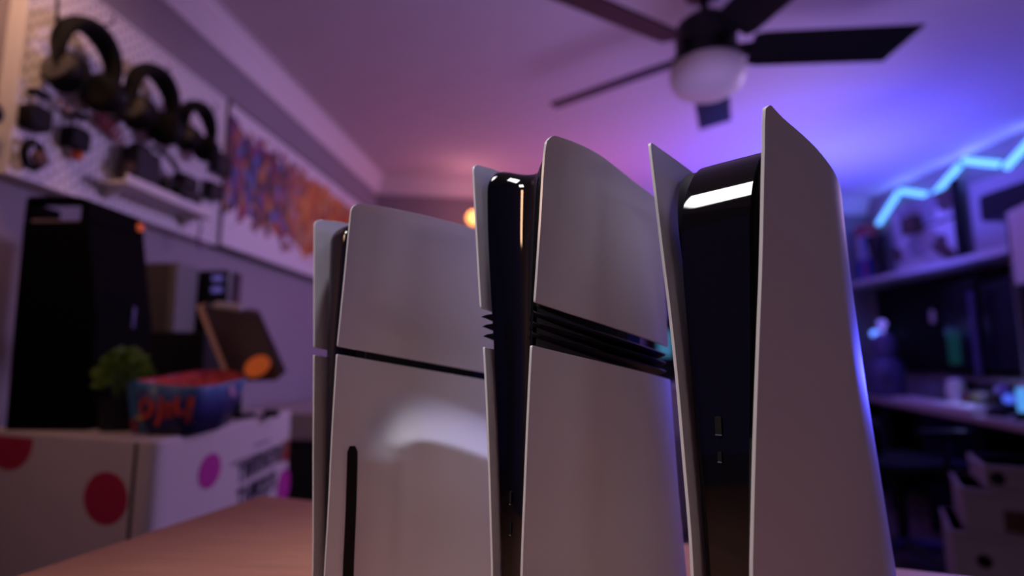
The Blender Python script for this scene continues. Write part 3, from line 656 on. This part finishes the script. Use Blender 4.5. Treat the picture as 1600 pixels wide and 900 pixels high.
so = bag.modifiers.new('thick', 'SOLIDIFY'); so.thickness = .0008; so.offset = -1; so.material_offset = 1
bag.data.materials.append(mat('bag_inside', (.42, .03, .03), .4)); 
bm = B(); rows2 = []
for j in range(6):
    q = j / 5; rows2.append([bm.verts.new(Vector((p.x * (1 - q) * .965, p.y * (1 - q) * .965, p.z - .008 - .045 * q + .006 * math.sin(k * .9 + j)))) for k, p in enumerate(rp)])
for a, b in zip(rows2, rows2[1:]):
    for k in range(64): bm.faces.new((a[k], a[(k+1) % 64], b[(k+1) % 64], b[k]))
obj('lining', bm, mat('bag_lining', (.50, .05, .03), .35, noise=.6, nscale=25), t, smooth=60)
bm = B(); f0 = [Q_(-.990, 1.215, .938), Q_(-.957, 1.192, .947), Q_(-.906, 1.182, .838), Q_(-.925, 1.185, .832), Q_(-.948, 1.188, .834)]
quadslab(bm, f0, (.006, .010, 0)); obj('side_gusset', bm, mat('gusset_blue', (.04, .14, .26), .3), t)
bm = B(); f0 = [Q_(-.955, 1.186, .862), Q_(-.935, 1.183, .862), Q_(-.925, 1.183, .836), Q_(-.944, 1.186, .836)]; quadslab(bm, f0, (0, .002, 0)); obj('gusset_print', bm, mat('gusset_red', (.22, .03, .04), .4), t)
def letters(txt, size, loc, parent, m, rx=90, rz=0, name='lettering', ext=.0006, sx=1):
    cu = bpy.data.curves.new(name, 'FONT'); cu.body = txt; cu.size = size; cu.extrude = ext; cu.offset = size * .018
    o = bpy.data.objects.new(name, cu); COL.objects.link(o)
    dg = bpy.context.evaluated_depsgraph_get(); me = bpy.data.meshes.new_from_object(o.evaluated_get(dg)); bpy.data.objects.remove(o); bpy.data.curves.remove(cu)
    me.materials.clear(); me.materials.append(m); o = bpy.data.objects.new(name, me); COL.objects.link(o); o.parent = parent
    o.location = loc; o.rotation_euler = (R(rx), 0, R(rz)); o.scale = (sx, 1, 1); return o
ORI = mat('bag_orange', (.62, .06, .012), .4)
from mathutils.bvhtree import BVHTree
bag_tree = BVHTree.FromPolygons([v.co for v in bag.data.vertices], [p.vertices for p in bag.data.polygons])
for ch, x0, z0, wd, ht in (('l', -.050, .036, .009, .052), ('o', -.036, .036, .040, .046), ('j', .006, .020, .015, .062), ('m', .025, .036, .022, .036), ('\u0447', .050, .026, .034, .056)):
    lo = letters(ch, .05, (0, 0, 0), t, ORI, rx=0)
    xs = [v.co.x for v in lo.data.vertices]; ys = [v.co.y for v in lo.data.vertices]; zs = [v.co.z for v in lo.data.vertices]
    zm = (min(zs) + max(zs)) / 2; lo.rotation_euler = (0, 0, 0)
    for v in lo.data.vertices:
        px = x0 + (v.co.x - min(xs)) / (max(xs) - min(xs)) * wd; pz = z0 + (v.co.y - min(ys)) / (max(ys) - min(ys)) * ht; front = v.co.z > zm
        h = bag_tree.ray_cast(Vector((px, -.5, pz)), Vector((0, 1, 0)))
        v.co = Vector((px, (h[0].y if h[0] else -.11) - (.0022 if front else .0004), pz))
bm = B(); prism(bm, [(0, 0), (.018, -.008), (.028, -.002), (.012, .010)], 0, .001, Matrix.Translation((-.046, -.1215, .036)) @ XZ); obj('printed_snack', bm, mat('snack_yellow', (.5, .28, .05), .5), t)
PKI = mat('pink_print', (.42, .22, .34), .5)
for x, y, z, r_ in ((.083, -.055, .085, .014), (.078, .035, .088, .014), (.079, -.075, .040, .008)):
    bm = B(); lathe(bm, [(r_, 0), (r_, .0015)], 18, Matrix.Translation((x, y, z)) @ Matrix.Rotation(R(80), 4, 'Y')); obj('printed_disc', bm, PKI, t)
t = thing('remote', 'small dark remote lying right of the snack bag', 'remote', (-.882, 1.66, ZB), R(-60))
bm = B(); prism(bm, rrect(-.05, -.021, .05, .021, .016), 0, .016); obj('case', bm, BLACK, t, bevel=.004)
for k in range(3): bm = B(); lathe(bm, [(.006, .0155), (.006, .018), (.004, .0185)], 12, Matrix.Translation((-.025 + .025 * k, 0, 0))); obj('button', bm, GREY, t)
# low unit behind the parcel
t = thing('low_cabinet', 'low grey topped black cabinet against the left wall behind the parcel', 'cabinet', (-1.44, 2.12, 0))
bm = B(); bx(bm, (0, 0, .70), (.66, 1.5, .80)); obj('top', bm, mat('cabinet_top', (.34, .31, .31), .5), t, bevel=.004)
bm = B(); bx(bm, (.0, .03, .06), (.62, 1.47, .70)); bx(bm, (.03, .06, 0), (.58, 1.44, .06)); obj('carcass', bm, BLACK, t)
for y in (.05, .77): bm = B(); bx(bm, (.62, y, .08), (.638, y + .68, .68)); d_ = obj('door', bm, BLACK, t, bevel=.002); bm = B(); bx(bm, (.638, y + .3, .60), (.65, y + .38, .61)); obj('handle', bm, SILVER, d_)

# ------------------------------------------------------------------ ceiling fan
FX, FY = .54, 2.07
t = thing('ceiling_fan', 'black five-bladed ceiling fan with a frosted white globe', 'fan', (FX, FY, ZC))
FB_ = mat('fan_black', (.006, .0055, .006), .45, spec=.3)
bm = B(); lathe(bm, [(.03, -.07), (.07, -.05), (.075, -.015), (.07, -.0)], 32); obj('canopy', bm, FB_, t)
bm = B(); tube(bm, [(0, 0, -.06), (0, 0, -.16)], .016, 14); obj('downrod', bm, FB_, t)
bm = B(); lathe(bm, [(.03, -.14), (.075, -.155), (.105, -.18), (.112, -.22), (.112, -.30), (.130, -.315), (.132, -.345), (.120, -.35)], 40); obj('motor', bm, FB_, t)
bm = B(); lathe(bm, [(.131, -.345), (.136, -.355), (.137, -.385), (.133, -.405), (.118, -.432), (.085, -.452), (.045, -.461), (.001, -.463)], 40); obj('globe', bm, mat('frosted_glass', (.80, .74, .70), .5, spec=.3), t)
for k in range(5):
    a = R(1 + 72.5 * k - (2 if k > 2 else 0))
    mt = Matrix.Rotation(a, 4, 'Z') @ Matrix.Translation((0, 0, -.285)) @ Matrix.Rotation(R(-20), 4, 'X')
    bm = B(); prism(bm, [(.16, -.070), (.20, -.078), (.745, -.080), (.675, .078), (.20, .074), (.16, .062)], -.004, .004, mt); bl_ = obj('blade', bm, FB_, t, bevel=.002)
    bm = B(); prism(bm, [(.10, -.024), (.16, -.03), (.23, -.045), (.23, .045), (.16, .03), (.10, .024)], .004, .010, mt); obj('blade_arm', bm, FB_, bl_)

# ------------------------------------------------------------------ far wall: orange globe lamp, white side cabinet
t = thing('globe_lamp', 'glowing orange globe lamp on the far wall', 'lamp', (-.678, 4.10, 2.075))
bm = B(); lathe(bm, [(.01, -.052), (.032, -.042), (.048, -.018), (.052, 0), (.048, .018), (.032, .042), (.01, .052)], 24); obj('globe', bm, mat('orange_globe', (.9, .4, .15), .4, emit=(1, .33, .08), es=4.0), t)
bm = B(); tube(bm, [(0, .05, 0), (-.0, .195, 0)], .01, 8); obj('bracket', bm, BLACK, t)
pl = bpy.data.lights.new('globe_glow', 'POINT'); pl.energy = 1.1; pl.color = (1, .38, .42); pl.shadow_soft_size = .06
po = bpy.data.objects.new('globe_glow', pl); COL.objects.link(po); po.location = (-.70, 3.98, 2.16)
t = thing('side_cabinet', 'white side cabinet at the far wall seen between the two right consoles', 'cabinet', (.15, 3.6, 0))
bm = B(); bx(bm, (-.02, -.02, .83), (.60, .5, .86)); obj('top', bm, WHP, t, bevel=.002)
bm = B(); bx(bm, (0, 0, .05), (.58, .48, .83)); bx(bm, (.03, .03, 0), (.55, .45, .05)); obj('carcass', bm, WHP, t)
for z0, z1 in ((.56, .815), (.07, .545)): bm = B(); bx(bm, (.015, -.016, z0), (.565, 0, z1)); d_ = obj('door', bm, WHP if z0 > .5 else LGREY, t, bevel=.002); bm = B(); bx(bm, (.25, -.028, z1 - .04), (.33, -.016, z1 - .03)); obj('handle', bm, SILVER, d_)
t = thing('small_monitor', 'dark small device with a cyan light on the white side cabinet', 'monitor', (.60, 3.72, .86))
bm = B(); bx(bm, (-.10, 0, .03), (.10, .06, .42)); bx(bm, (-.07, -.02, 0), (.07, .08, .03)); obj('housing', bm, BLACK, t, bevel=.005)
bm = B(); bx(bm, (-.02, -.004, .18), (.07, 0, .34)); obj('screen', bm, mat('cyan_screen', (.1, .4, .5), .3, emit=(.15, .6, .9), es=.22), t)

# ------------------------------------------------------------------ right wall (t runs along the wall away from the camera, o out into the room)
W0 = Vector((2.86, 3.68)); WD = (Vector((2.66, 5.23)) - W0).normalized(); 
WD = (FB - RB).normalized(); WN = Vector((-WD.y, WD.x))
tt = (3.68 - RB.y) / WD.y; W0 = RB + WD * tt
RZ = math.atan2(WD.y, WD.x)                   # local x = along the wall, local y = out into the room
def wloc(t_, o, z): p = W0 + WD * t_ + WN * o; return (p.x, p.y, z)
CY = mat('led_cyan', (.3, .6, 1), .4, emit=(.115, .40, 1), es=2.0)
t = thing('zigzag_light', 'zigzag of five glowing blue light bars high on the right wall', 'light', wloc(0, 0, 2.2), RZ)
bars = [((1.346, 2.18), (1.076, 2.372)), ((1.050, 2.377), (.785, 2.262)), ((.737, 2.235), (.462, 2.38)), ((.426, 2.398), (.160, 2.275)), ((.121, 2.239), (-.16, 2.40))]
for k, (a, b) in enumerate(bars):
    pa = Vector((a[0], .028, a[1] - 2.2)); pb = Vector((b[0], .028, b[1] - 2.2))
    bm = B(); tube(bm, [pa, pb], .022, 12); o = obj('light_bar', bm, CY, t)
    bm = B(); off = Vector((0, -.018, 0)); tube(bm, [pa + off, pb + off], .010, 8); obj('back_rail', bm, BLACK, o)
    l = bpy.data.lights.new('bar_light', 'AREA'); l.shape = 'RECTANGLE'; l.size = (pb - pa).length; l.size_y = .03; l.energy = .2; l.color = (.16, .18, 1); 
    lo = bpy.data.objects.new('bar_light', l); COL.objects.link(lo); m_ = (pa + pb) / 2
    base_ = Matrix.Translation(wloc(0, 0, 2.2)) @ Matrix.Rotation(RZ, 4, 'Z')
    xa = (pb - pa).normalized(); za = Vector((0, -.5, -1)).normalized(); ya = za.cross(xa).normalized(); za = xa.cross(ya)
    rot = Matrix((xa, ya, za)).transposed().to_4x4(); lo.matrix_world = base_ @ Matrix.Translation(m_ + Vector((0, .012, .028))) @ rot
    if k: 
        bm = B(); lathe(bm, [(.018, 0), (.02, .006), (.02, .03), (.016, .036)], 14, Matrix.Translation(((a[0] + bars[k-1][1][0]) / 2, 0, (a[1] + bars[k-1][1][1]) / 2 - 2.2)) @ Matrix.Rotation(R(-90), 4, 'X')); obj('joint', bm, BLACK, t)
t = thing('picture_shelf', 'long white shelf on the right wall carrying boxes above the dark monitors', 'shelf', wloc(0, 0, 1.66), RZ)
bm = B(); bx(bm, (-.9, 0, -.02), (1.45, .28, .02)); obj('board', bm, WHP, t, bevel=.003)
for x in (-.5, .3, 1.1): bm = B(); prism(bm, [(.03, -.02), (.2, -.02), (.03, -.03)], x, x + .02, YZ); obj('bracket', bm, BLACK, t)
# collage poster with black edging
def collage_mat():
    m = mat('collage_print', (.7, .7, .7), .5); nt = m.node_tree; b = nt.nodes['Principled BSDF']; L = nt.links.new
    tc = nt.nodes.new('ShaderNodeTexCoord'); mp = nt.nodes.new('ShaderNodeMapping'); mp.inputs['Scale'].default_value = (5.5, 1, 7.5); L(tc.outputs['Object'], mp.inputs[0])
    vo = nt.nodes.new('ShaderNodeTexVoronoi'); vo.inputs['Scale'].default_value = 1; L(mp.outputs[0], vo.inputs[0])
    sc = nt.nodes.new('ShaderNodeSeparateColor'); L(vo.outputs['Color'], sc.inputs[0])
    cr = nt.nodes.new('ShaderNodeValToRGB'); cr.color_ramp.interpolation = 'CONSTANT'; e = cr.color_ramp.elements
    cols = [(.62, .60, .62), (.35, .33, .36), (.72, .7, .7), (.55, .52, .55), (.12, .07, .06), (.68, .66, .68), (.42, .34, .32), (.75, .73, .74)]
    while len(e) < len(cols): e.new(.5)
    for i, c in enumerate(cols): e[i].position = i / len(cols); e[i].color = (*c, 1)
    L(sc.outputs[0], cr.inputs[0]); L(cr.outputs[0], b.inputs['Base Color']); return m
t = thing('collage_poster', 'pale collage poster leaning on the right wall shelf between dark vase and black strip', 'poster', wloc(.50, .058, 1.68), RZ)
bm = B(); bx(bm, (0, 0, 0), (.62, .014, .56)); obj('sheet', bm, collage_mat(), t)
bm = B(); bx(bm, (-.045, -.004, 0), (.0, .03, .60)); obj('black_strip', bm, BLACK, t)
bm = B(); bx(bm, (.0, .014, .33), (.30, .022, .345)); obj('ledge', bm, BLACK, t)
bm = B(); bx(bm, (.30, .014, .30), (.42, .10, .43)); obj('brown_box', bm, mat('dark_brown', (.10, .05, .03), .6), t, bevel=.003)
t = thing('pinboard', 'plain pale board on the right wall beside the black strip', 'board', wloc(-.16, .0, 1.72), RZ)
bm = B(); bx(bm, (0, .004, 0), (.58, .025, .50)); obj('board', bm, mat('pale_board', (.5, .48, .5), .5), t, bevel=.002)
bm = B(); bx(bm, (.1, .025, .10), (.3, .05, .13)); obj('pen_ledge', bm, WHP, t)
t = thing('tapered_vase', 'dark tapered vase on the right wall shelf left of the collage', 'vase', wloc(1.222, .15, 1.68), RZ)
bm = B(); lathe(bm, [(.04, 0), (.055, .01), (.042, .09), (.038, .16), (.06, .28), (.085, .36), (.082, .362), (.056, .28)], 28); obj('body', bm, mat('vase_dark', (.012, .01, .014), .4), t)
bm = B(); lathe(bm, [(.046, 0), (.06, .0), (.06, .012), (.05, .014)], 28); obj('foot', bm, BLACK, t)
for k, (x, z0, w_, d_, h_, c, lb) in enumerate(((1.385, 0, .13, .14, .20, (.06, .12, .55), 'blue box at the bottom of the small stack on the right wall shelf'), (1.39, .20, .13, .13, .20, (.6, .58, .62), 'white box in the middle of the small stack on the right wall shelf'), (1.40, .40, .11, .12, .09, (.55, .08, .10), 'red box topping the small stack on the right wall shelf'))):
    t = thing('small_carton', lb, 'box', wloc(x, .10, 1.68 + z0), RZ, 'cartons stacked on the right wall shelf')
    bm = B(); bx(bm, (-w_ / 2, -d_ / 2, 0), (w_ / 2, d_ / 2, h_)); obj('carton', bm, mat('carton_%d' % k if 0 else ('carton_blue', 'carton_white', 'carton_red')[k], c, .5), t, bevel=.003)
    bm = B(); bx(bm, (-w_ / 2 + .012, d_ / 2, .02), (-.01, d_ / 2 + .001, h_ - .02)); obj('face_print', bm, mat(('print_red', 'print_blue', 'print_dark')[k], ((.5, .06, .05), (.08, .2, .6), (.08, .03, .12))[k], .5), t)
t = thing('wall_camera', 'dark camera on a short arm sticking out from the right wall', 'camera', wloc(-.05, 0, 1.94), RZ)
bm = B(); tube(bm, [(0, .0, 0), (0, .16, 0)], .02, 12); obj('arm', bm, BLACK, t)
bm = B(); prism(bm, rrect(-.24, -.085, .10, .085, .03), .15, .30, XZ); obj('body', bm, BLACK, t, bevel=.01)
bm = B(); lathe(bm, [(.03, 0), (.032, .02), (.026, .024)], 20, Matrix.Translation((.10, .22, .0)) @ Matrix.Rotation(R(90), 4, 'Y')); obj('lens', bm, mat('pale_lens', (.45, .38, .38), .3), t)

t = thing('dark_backdrop', 'wide black backdrop added to darken the right wall behind the monitors, under the picture shelf', 'panel', wloc(0, 0, .928), RZ)  # made-up dark sheet that blackens the wall behind the monitors
bm = B(); bx(bm, (-1.0, .002, 0), (1.46, .028, .70)); obj('panel', bm, MATTE, t, bevel=.004)
for x in (-.6, .2, 1.0): bm = B(); bx(bm, (x, .028, .02), (x + .01, .032, .68)); obj('batten', bm, BLACK, t)
t = thing('pale_tag', 'small pale oval tag hanging on the black panel left of the green window', 'tag', wloc(.85, .028, 1.345), RZ)
bm = B(); prism(bm, rrect(-.022, -.05, .022, .05, .02), 0, .006, XZ); obj('tag', bm, WHP, t)

# ------------------------------------------------------------------ desk (local x along its front edge away from the camera, y towards the wall)
D0 = Vector((1.79, 2.48)); DE = Vector((.2163, .9763)); DRZ = math.atan2(DE.y, DE.x); DN = Vector((DE.y, -DE.x))
def dloc(e, n, z): p = D0 + DE * e + DN * n; return (p.x, p.y, z)
# child geometry uses y = -n (local y points to the left of local x)
t = thing('desk', 'long pale-edged desk along the right wall crowded with gadgets', 'desk', dloc(0, 0, 0), DRZ)
bm = B(); prism(bm, [(-.5, 0), (-.5, -.58), (1.95, -.58), (2.45, -.35), (2.45, 0)], .715, .75); obj('top', bm, mat('desk_wood', (.45, .38, .34), .4), t, bevel=.004)
for x in (-.45, 1.85):
    for y in (-.56, -.06): bm = B(); bx(bm, (x, y, 0), (x + .05, y + .05, .715)); obj('leg', bm, BLACK, t)
bm = B(); bx(bm, (-.44, -.575, .04), (1.9, -.56, .715)); bx(bm, (1.9, -.34, .04), (2.43, -.325, .715)); bx(bm, (2.415, -.325, .04), (2.43, -.03, .715)); obj('darkening_panel', bm, MATTE, t)  # black sheets added to darken the gap under the desk
for x in (.5, 1.25): bm = B(); bx(bm, (x, -.55, .02), (x + .02, -.05, .715)); obj('side_panel', bm, MATTE, t)
t = thing('monitor_riser', 'dark riser board running along the back of the desk under the monitors', 'riser', dloc(0, .34, .75), DRZ)
bm = B(); bx(bm, (-.45, -.23, .135), (1.9, 0, .160)); obj('board', bm, mat('riser_wood', (.16, .13, .13), .5), t)
for x in (-.4, .7, 1.85): bm = B(); bx(bm, (x, -.22, 0), (x + .02, -.02, .135)); obj('support', bm, BLACK, t)
SCR = mat('screen_black', (.004, .004, .006), .22)
t = thing('monitor', 'dark monitor with a faint green window, in the middle of the desk', 'monitor', dloc(1.44, .46, .91), DRZ)
bm = B(); bx(bm, (0, -.03, .06), (.50, .01, .62)); obj('casing', bm, BLACK, t, bevel=.004)
bm = B(); bx(bm, (.01, .01, .07), (.49, .014, .61)); obj('screen', bm, SCR, t)
bm = B(); bx(bm, (.13, -.07, 0), (.37, .07, .012)); tube(bm, [(.25, -.04, .01), (.25, -.04, .3)], .022, 10); obj('foot', bm, BLACK, t)
bm = B(); bx(bm, (.27, .014, .08), (.46, .016, .30)); obj('green_glow', bm, mat('green_glow', (.01, .08, .06), .4, emit=(.01, .16, .11), es=.12), t, label='faint green window on the screen')
t = thing('monitor', 'second dark monitor at the near end of the desk by the picture edge', 'monitor', dloc(.50, .46, .91), DRZ)
bm = B(); bx(bm, (0, -.03, .04), (.86, .01, .56)); obj('casing', bm, BLACK, t, bevel=.004)
bm = B(); bx(bm, (.01, .01, .05), (.85, .014, .55)); obj('screen', bm, SCR, t)
bm = B(); bx(bm, (.3, -.07, 0), (.55, .07, .012)); tube(bm, [(.42, -.04, .01), (.42, -.04, .3)], .022, 10); obj('foot', bm, BLACK, t)
bm = B(); lathe(bm, [(.014, 0), (.016, .01), (.010, .012)], 16, Matrix.Translation((.40, .014, .15)) @ Matrix.Rotation(R(-90), 4, 'X')); obj('cyan_indicator', bm, mat('cyan_dot', (.1, .4, .5), .3, emit=(.15, .5, .8), es=.9), t)
t = thing('light_stand', 'slim violet upright pole between the two monitors', 'stand', dloc(1.36, .40, .91), DRZ)
bm = B(); tube(bm, [(0, 0, .01), (.0, 0, .52)], .017, 10); obj('pole', bm, mat('violet_pole', (.10, .08, .26), .4), t)
bm = B(); lathe(bm, [(.05, 0), (.05, .01), (.018, .016)], 20); obj('foot', bm, BLACK, t)
# small glowing and pale things on the desk
BL = mat('blue_glow', (.1, .2, .8), .3, emit=(.12, .25, 1), es=2.2)
BL2 = mat('orb_glow', (.1, .2, .8), .3, emit=(.08, .16, 1), es=.8)
t = thing('blue_lamp', 'tiny bright blue light on a thin dark stem beside the tallest console', 'lamp', dloc(2.62, .20, .0), DRZ)
bm = B(); lathe(bm, [(.004, 1.215), (.03, 1.225), (.036, 1.245), (.03, 1.265), (.004, 1.275)], 18); obj('bulb', bm, BL, t)
bm = B(); tube(bm, [(0, 0, 0), (0, 0, 1.22)], .012, 8); bx(bm, (-.1, -.1, 0), (.1, .1, .02)); obj('stem', bm, BLACK, t)
t = thing('robot_figure', 'dim violet robot figure with a looped arm standing at the far end of the desk', 'figure', dloc(2.24, .15, .75), DRZ); t.scale = (1.38, 1.38, 1.38)
VI = mat('violet_figure', (.10, .09, .22), .35)
bm = B(); lathe(bm, [(.07, 0), (.085, .01), (.095, .08), (.085, .17), (.055, .21), (.03, .22)], 24); obj('torso', bm, VI, t)
bm = B(); lathe(bm, [(.03, .215), (.05, .225), (.062, .27), (.055, .32), (.03, .345), (.01, .35)], 24); obj('head', bm, mat('violet_head', (.16, .13, .3), .3), t)
bm = B(); lathe(bm, [(.01, .345), (.01, .38), (.022, .385), (.022, .41), (.01, .42)], 14); obj('antenna', bm, mat('violet_light', (.2, .15, .6), .3, emit=(.25, .2, 1), es=.8), t)
bm = B(); tube(bm, [(-.05 + -.055 * math.sin(PI * k / 10), .03, .06 + .11 * k / 10) for k in range(11)], .014, 10); obj('arm', bm, VI, t)
t = thing('keyboard', 'long white keyboard lying along the front edge of the desk', 'keyboard', dloc(.52, .02, .75), DRZ)
bm = B(); bx(bm, (0, -.13, 0), (1.15, 0, .022)); obj('case', bm, WHP, t, bevel=.004)
for r_ in range(4):
    for k in range(22):
        bm = B(); bx(bm, (.012 + k * .0515, -.123 + r_ * .0295, .0222), (.012 + k * .0515 + .045, -.123 + r_ * .0295 + .024, .028)); obj('key', bm, WHP, t)
t = thing('computer_mouse', 'black rounded mouse at the near end of the white keyboard', 'mouse', dloc(.42, .09, .75), DRZ)
bm = B(); lathe(bm, [(.055, 0), (.06, .008), (.055, .03), (.035, .045), (.01, .05)], 24, None, .7); obj('shell', bm, BLACK, t)
bm = B(); bx(bm, (.02, -.004, .038), (.034, .004, .048)); obj('wheel', bm, GREY, t)
t = thing('desk_microphone', 'pale desk microphone with two round heads leaning on the near desk', 'microphone', dloc(.45, .22, .75), DRZ)
PB = mat('pale_blue', (.5, .52, .8), .35)
bm = B(); lathe(bm, [(.04, 0), (.04, .01), (.01, .016)], 18); obj('foot', bm, PB, t)
bm = B(); tube(bm, [(0, 0, .01), (.01, .0, .06), (-.0, 0, .11)], [.012, .014, .01], 10); obj('stem', bm, PB, t)
bm = B(); lathe(bm, [(.005, .10), (.024, .108), (.028, .125), (.02, .142), (.005, .148)], 18); obj('head', bm, WHP, t)
t = thing('round_knob', 'pale violet round knob-shaped gadget left of the microphone', 'gadget', dloc(.64, .21, .75), DRZ)
bm = B(); lathe(bm, [(.03, 0), (.03, .08), (.012, .085)], 18); obj('base', bm, BLACK, t)
bm = B(); lathe(bm, [(.005, .085), (.028, .093), (.032, .112), (.022, .13), (.005, .136)], 18); obj('ball', bm, mat('violet_ball', (.35, .28, .75), .3), t)
t = thing('blue_orb', 'glowing blue orb on the desk in front of the microphone', 'lamp', dloc(.55, .195, .75), DRZ)
bm = B(); lathe(bm, [(.004, .05), (.022, .057), (.026, .072), (.02, .088), (.004, .095)], 16); obj('orb', bm, BL2, t)
bm = B(); lathe(bm, [(.03, 0), (.03, .045), (.01, .052)], 16); obj('base', bm, BLACK, t)
t = thing('light_tube', 'short bright cyan light tube at the right edge of the picture on the desk', 'lamp', dloc(.20, .10, .75), DRZ)
bm = B(); tube(bm, [(0, 0, .035), (0, 0, .135)], .024, 14); obj('tube', bm, mat('cyan_tube', (.1, .4, .8), .3, emit=(.1, .4, 1), es=.8), t)
bm = B(); lathe(bm, [(.04, 0), (.04, .03), (.026, .036)], 18); obj('base', bm, BLACK, t)
t = thing('lit_tablet', 'blue lit panel leaning at the near end of the desk behind the microphone', 'tablet', dloc(.22, .27, .75), DRZ)
bm = B(); bx(bm, (0, 0, 0), (.17, .012, .13)); obj('panel', bm, mat('blue_panel', (.05, .08, .5), .4, emit=(.05, .1, 1), es=.5), t)
t = thing('white_gadget', 'upper pale rounded gadget in the middle of the desk', 'gadget', dloc(1.27, .24, .75), DRZ)
bm = B(); lathe(bm, [(.03, 0), (.045, .02), (.05, .08), (.04, .14), (.015, .155)], 20); obj('shell', bm, WHP, t)
bm = B(); lathe(bm, [(.034, 0), (.05, .0), (.05, .012)], 20); obj('ring', bm, PB, t)
t = thing('white_gadget', 'lower pale round gadget at the keyboard edge, middle of the desk', 'gadget', dloc(1.15, .21, .75), DRZ)
bm = B(); lathe(bm, [(.03, 0), (.04, .015), (.038, .05), (.015, .062)], 20); obj('shell', bm, WHP, t)
bm = B(); lathe(bm, [(.02, .05), (.026, .056), (.01, .068)], 16); obj('cap', bm, PB, t)
t = thing('open_case', 'grey open case with a slanted lid toward the far end of the desk', 'case', dloc(1.38, .25, .75), DRZ)
bm = B(); bx(bm, (0, -.06, 0), (.32, .06, .10)); obj('tub', bm, mat('case_grey', (.15, .15, .19), .5), t, bevel=.004)
bm = B(); quadslab(bm, [(0.02, -.06, .10), (.30, -.06, .10), (.30, -.075, .15), (.02, -.075, .15)], (0, .008, .006)); obj('lid', bm, GREY, t)
t = thing('tool_pouch', 'dark multicoloured pouch lying on the desk left of the glowing orb', 'pouch', dloc(.80, .24, .75), DRZ)
bm = B(); prism(bm, rrect(0, -.05, .30, .05, .03), 0, .09); obj('pouch', bm, mat('pouch', (.06, .05, .05), .7, noise=.6, nscale=12), t, bevel=.012)
bm = B(); bx(bm, (.05, .046, .05), (.14, .053, .08)); obj('patch', bm, mat('olive_patch', (.2, .2, .06), .6), t)
bm = B(); bx(bm, (.17, .046, .04), (.24, .053, .075)); obj('patch', bm, mat('rust_patch', (.25, .07, .05), .6), t)
t = thing('paper_tray', 'pale flat tray near the far end of the desk beside the robot figure', 'tray', dloc(1.44, .40, .75), DRZ)
bm = B(); bx(bm, (0, -.10, 0), (.36, 0, .03)); obj('tray', bm, LGREY, t, bevel=.004)
bm = B(); bx(bm, (.02, -.09, .03), (.32, -.01, .05)); obj('papers', bm, WHP, t)
t = thing('white_standee', 'tall white panel standing at the near end of the monitors at the right picture edge', 'standee', dloc(.50, .35, .91), DRZ)
bm = B(); bx(bm, (.0, -.03, .48), (.225, .0, .86)); obj('sheet', bm, WHP, t, bevel=.003)
bm = B(); bx(bm, (.15, -.03, 0), (.27, .03, .012)); obj('foot', bm, BLACK, t)
bm = B(); bx(bm, (.23, -.03, .01), (.25, .0, .86)); obj('edge_post', bm, GREY, t)

# ------------------------------------------------------------------ under the desk: chair and boxes
t = thing('office_chair', 'black office chair pushed up to the desk in the dark at right', 'chair', (1.66, 3.15, 0), R(-78))
bm = B(); prism(bm, rrect(-.25, -.25, .25, .25, .08), .44, .52); obj('seat', bm, CLOTHB, t, bevel=.02)
bm = B(); prism(bm, rrect(-.22, .55, .22, .72, .06), -.29, -.23, XZ); bx(bm, (-.03, -.27, .45), (.03, -.24, .6)); obj('backrest', bm, CLOTHB, t, bevel=.02)
bm = B(); tube(bm, [(0, 0, .1), (0, 0, .44)], .025, 12); obj('gas_lift', bm, BLACK, t)
for k in range(5):
    a = 2 * PI * k / 5; c, s = math.cos(a), math.sin(a); bm = B(); tube(bm, [(0, 0, .11), (.29 * c, .29 * s, .075)], [.03, .018], 10); lg = obj('leg', bm, mat('blue_black', (.05, .05, .10), .3), t)  # legs tinted blue to carry the glints of blue light
    bm = B(); lathe(bm, [(.02, -.012), (.03, -.01), (.03, .01), (.02, .012)], 16, Matrix.Translation((.29 * c, .29 * s, .03)) @ Matrix.Rotation(a, 4, 'Z') @ Matrix.Rotation(R(90), 4, 'X')); tube(bm, [(.29 * c, .29 * s, .03), (.29 * c, .29 * s, .08)], .01, 8); obj('caster', bm, BLACK, lg)
for s in (-1, 1): bm = B(); tube(bm, [(s * .25, 0, .48), (s * .30, 0, .52), (s * .30, 0, .66)], .016, 8); bx(bm, (s * .30 - .035, -.12, .66), (s * .30 + .035, .14, .685)); obj('armrest', bm, BLACK, t)
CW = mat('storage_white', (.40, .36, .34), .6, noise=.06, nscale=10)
def storage(label, x, y, z, w_, d_, h_, rz, hole, patch):
    t = thing('storage_box', label, 'box', (x, y, z), R(rz), 'storage boxes at lower right')
    bm = B(); bx(bm, (0, 0, 0), (w_, d_, h_)); obj('carton', bm, CW, t, bevel=.005)
    bm = B(); bx(bm, (-.004, -.004, h_ - .02), (w_ + .004, d_ + .004, h_)); obj('lid', bm, CW, t, bevel=.003)
    if hole: bm = B(); lathe(bm, [(.020, 0), (.024, .002), (.012, .003)], 20, Matrix.Translation((hole[0], 0, hole[1])) @ Matrix.Rotation(R(90), 4, 'X')); obj('hand_hole', bm, MATTE, t)
    if patch: bm = B(); bx(bm, (patch[0], -.004, patch[2]), (patch[1], 0, patch[3])); obj('brown_panel', bm, mat('brown_panel', (.10, .045, .02), .6), t)
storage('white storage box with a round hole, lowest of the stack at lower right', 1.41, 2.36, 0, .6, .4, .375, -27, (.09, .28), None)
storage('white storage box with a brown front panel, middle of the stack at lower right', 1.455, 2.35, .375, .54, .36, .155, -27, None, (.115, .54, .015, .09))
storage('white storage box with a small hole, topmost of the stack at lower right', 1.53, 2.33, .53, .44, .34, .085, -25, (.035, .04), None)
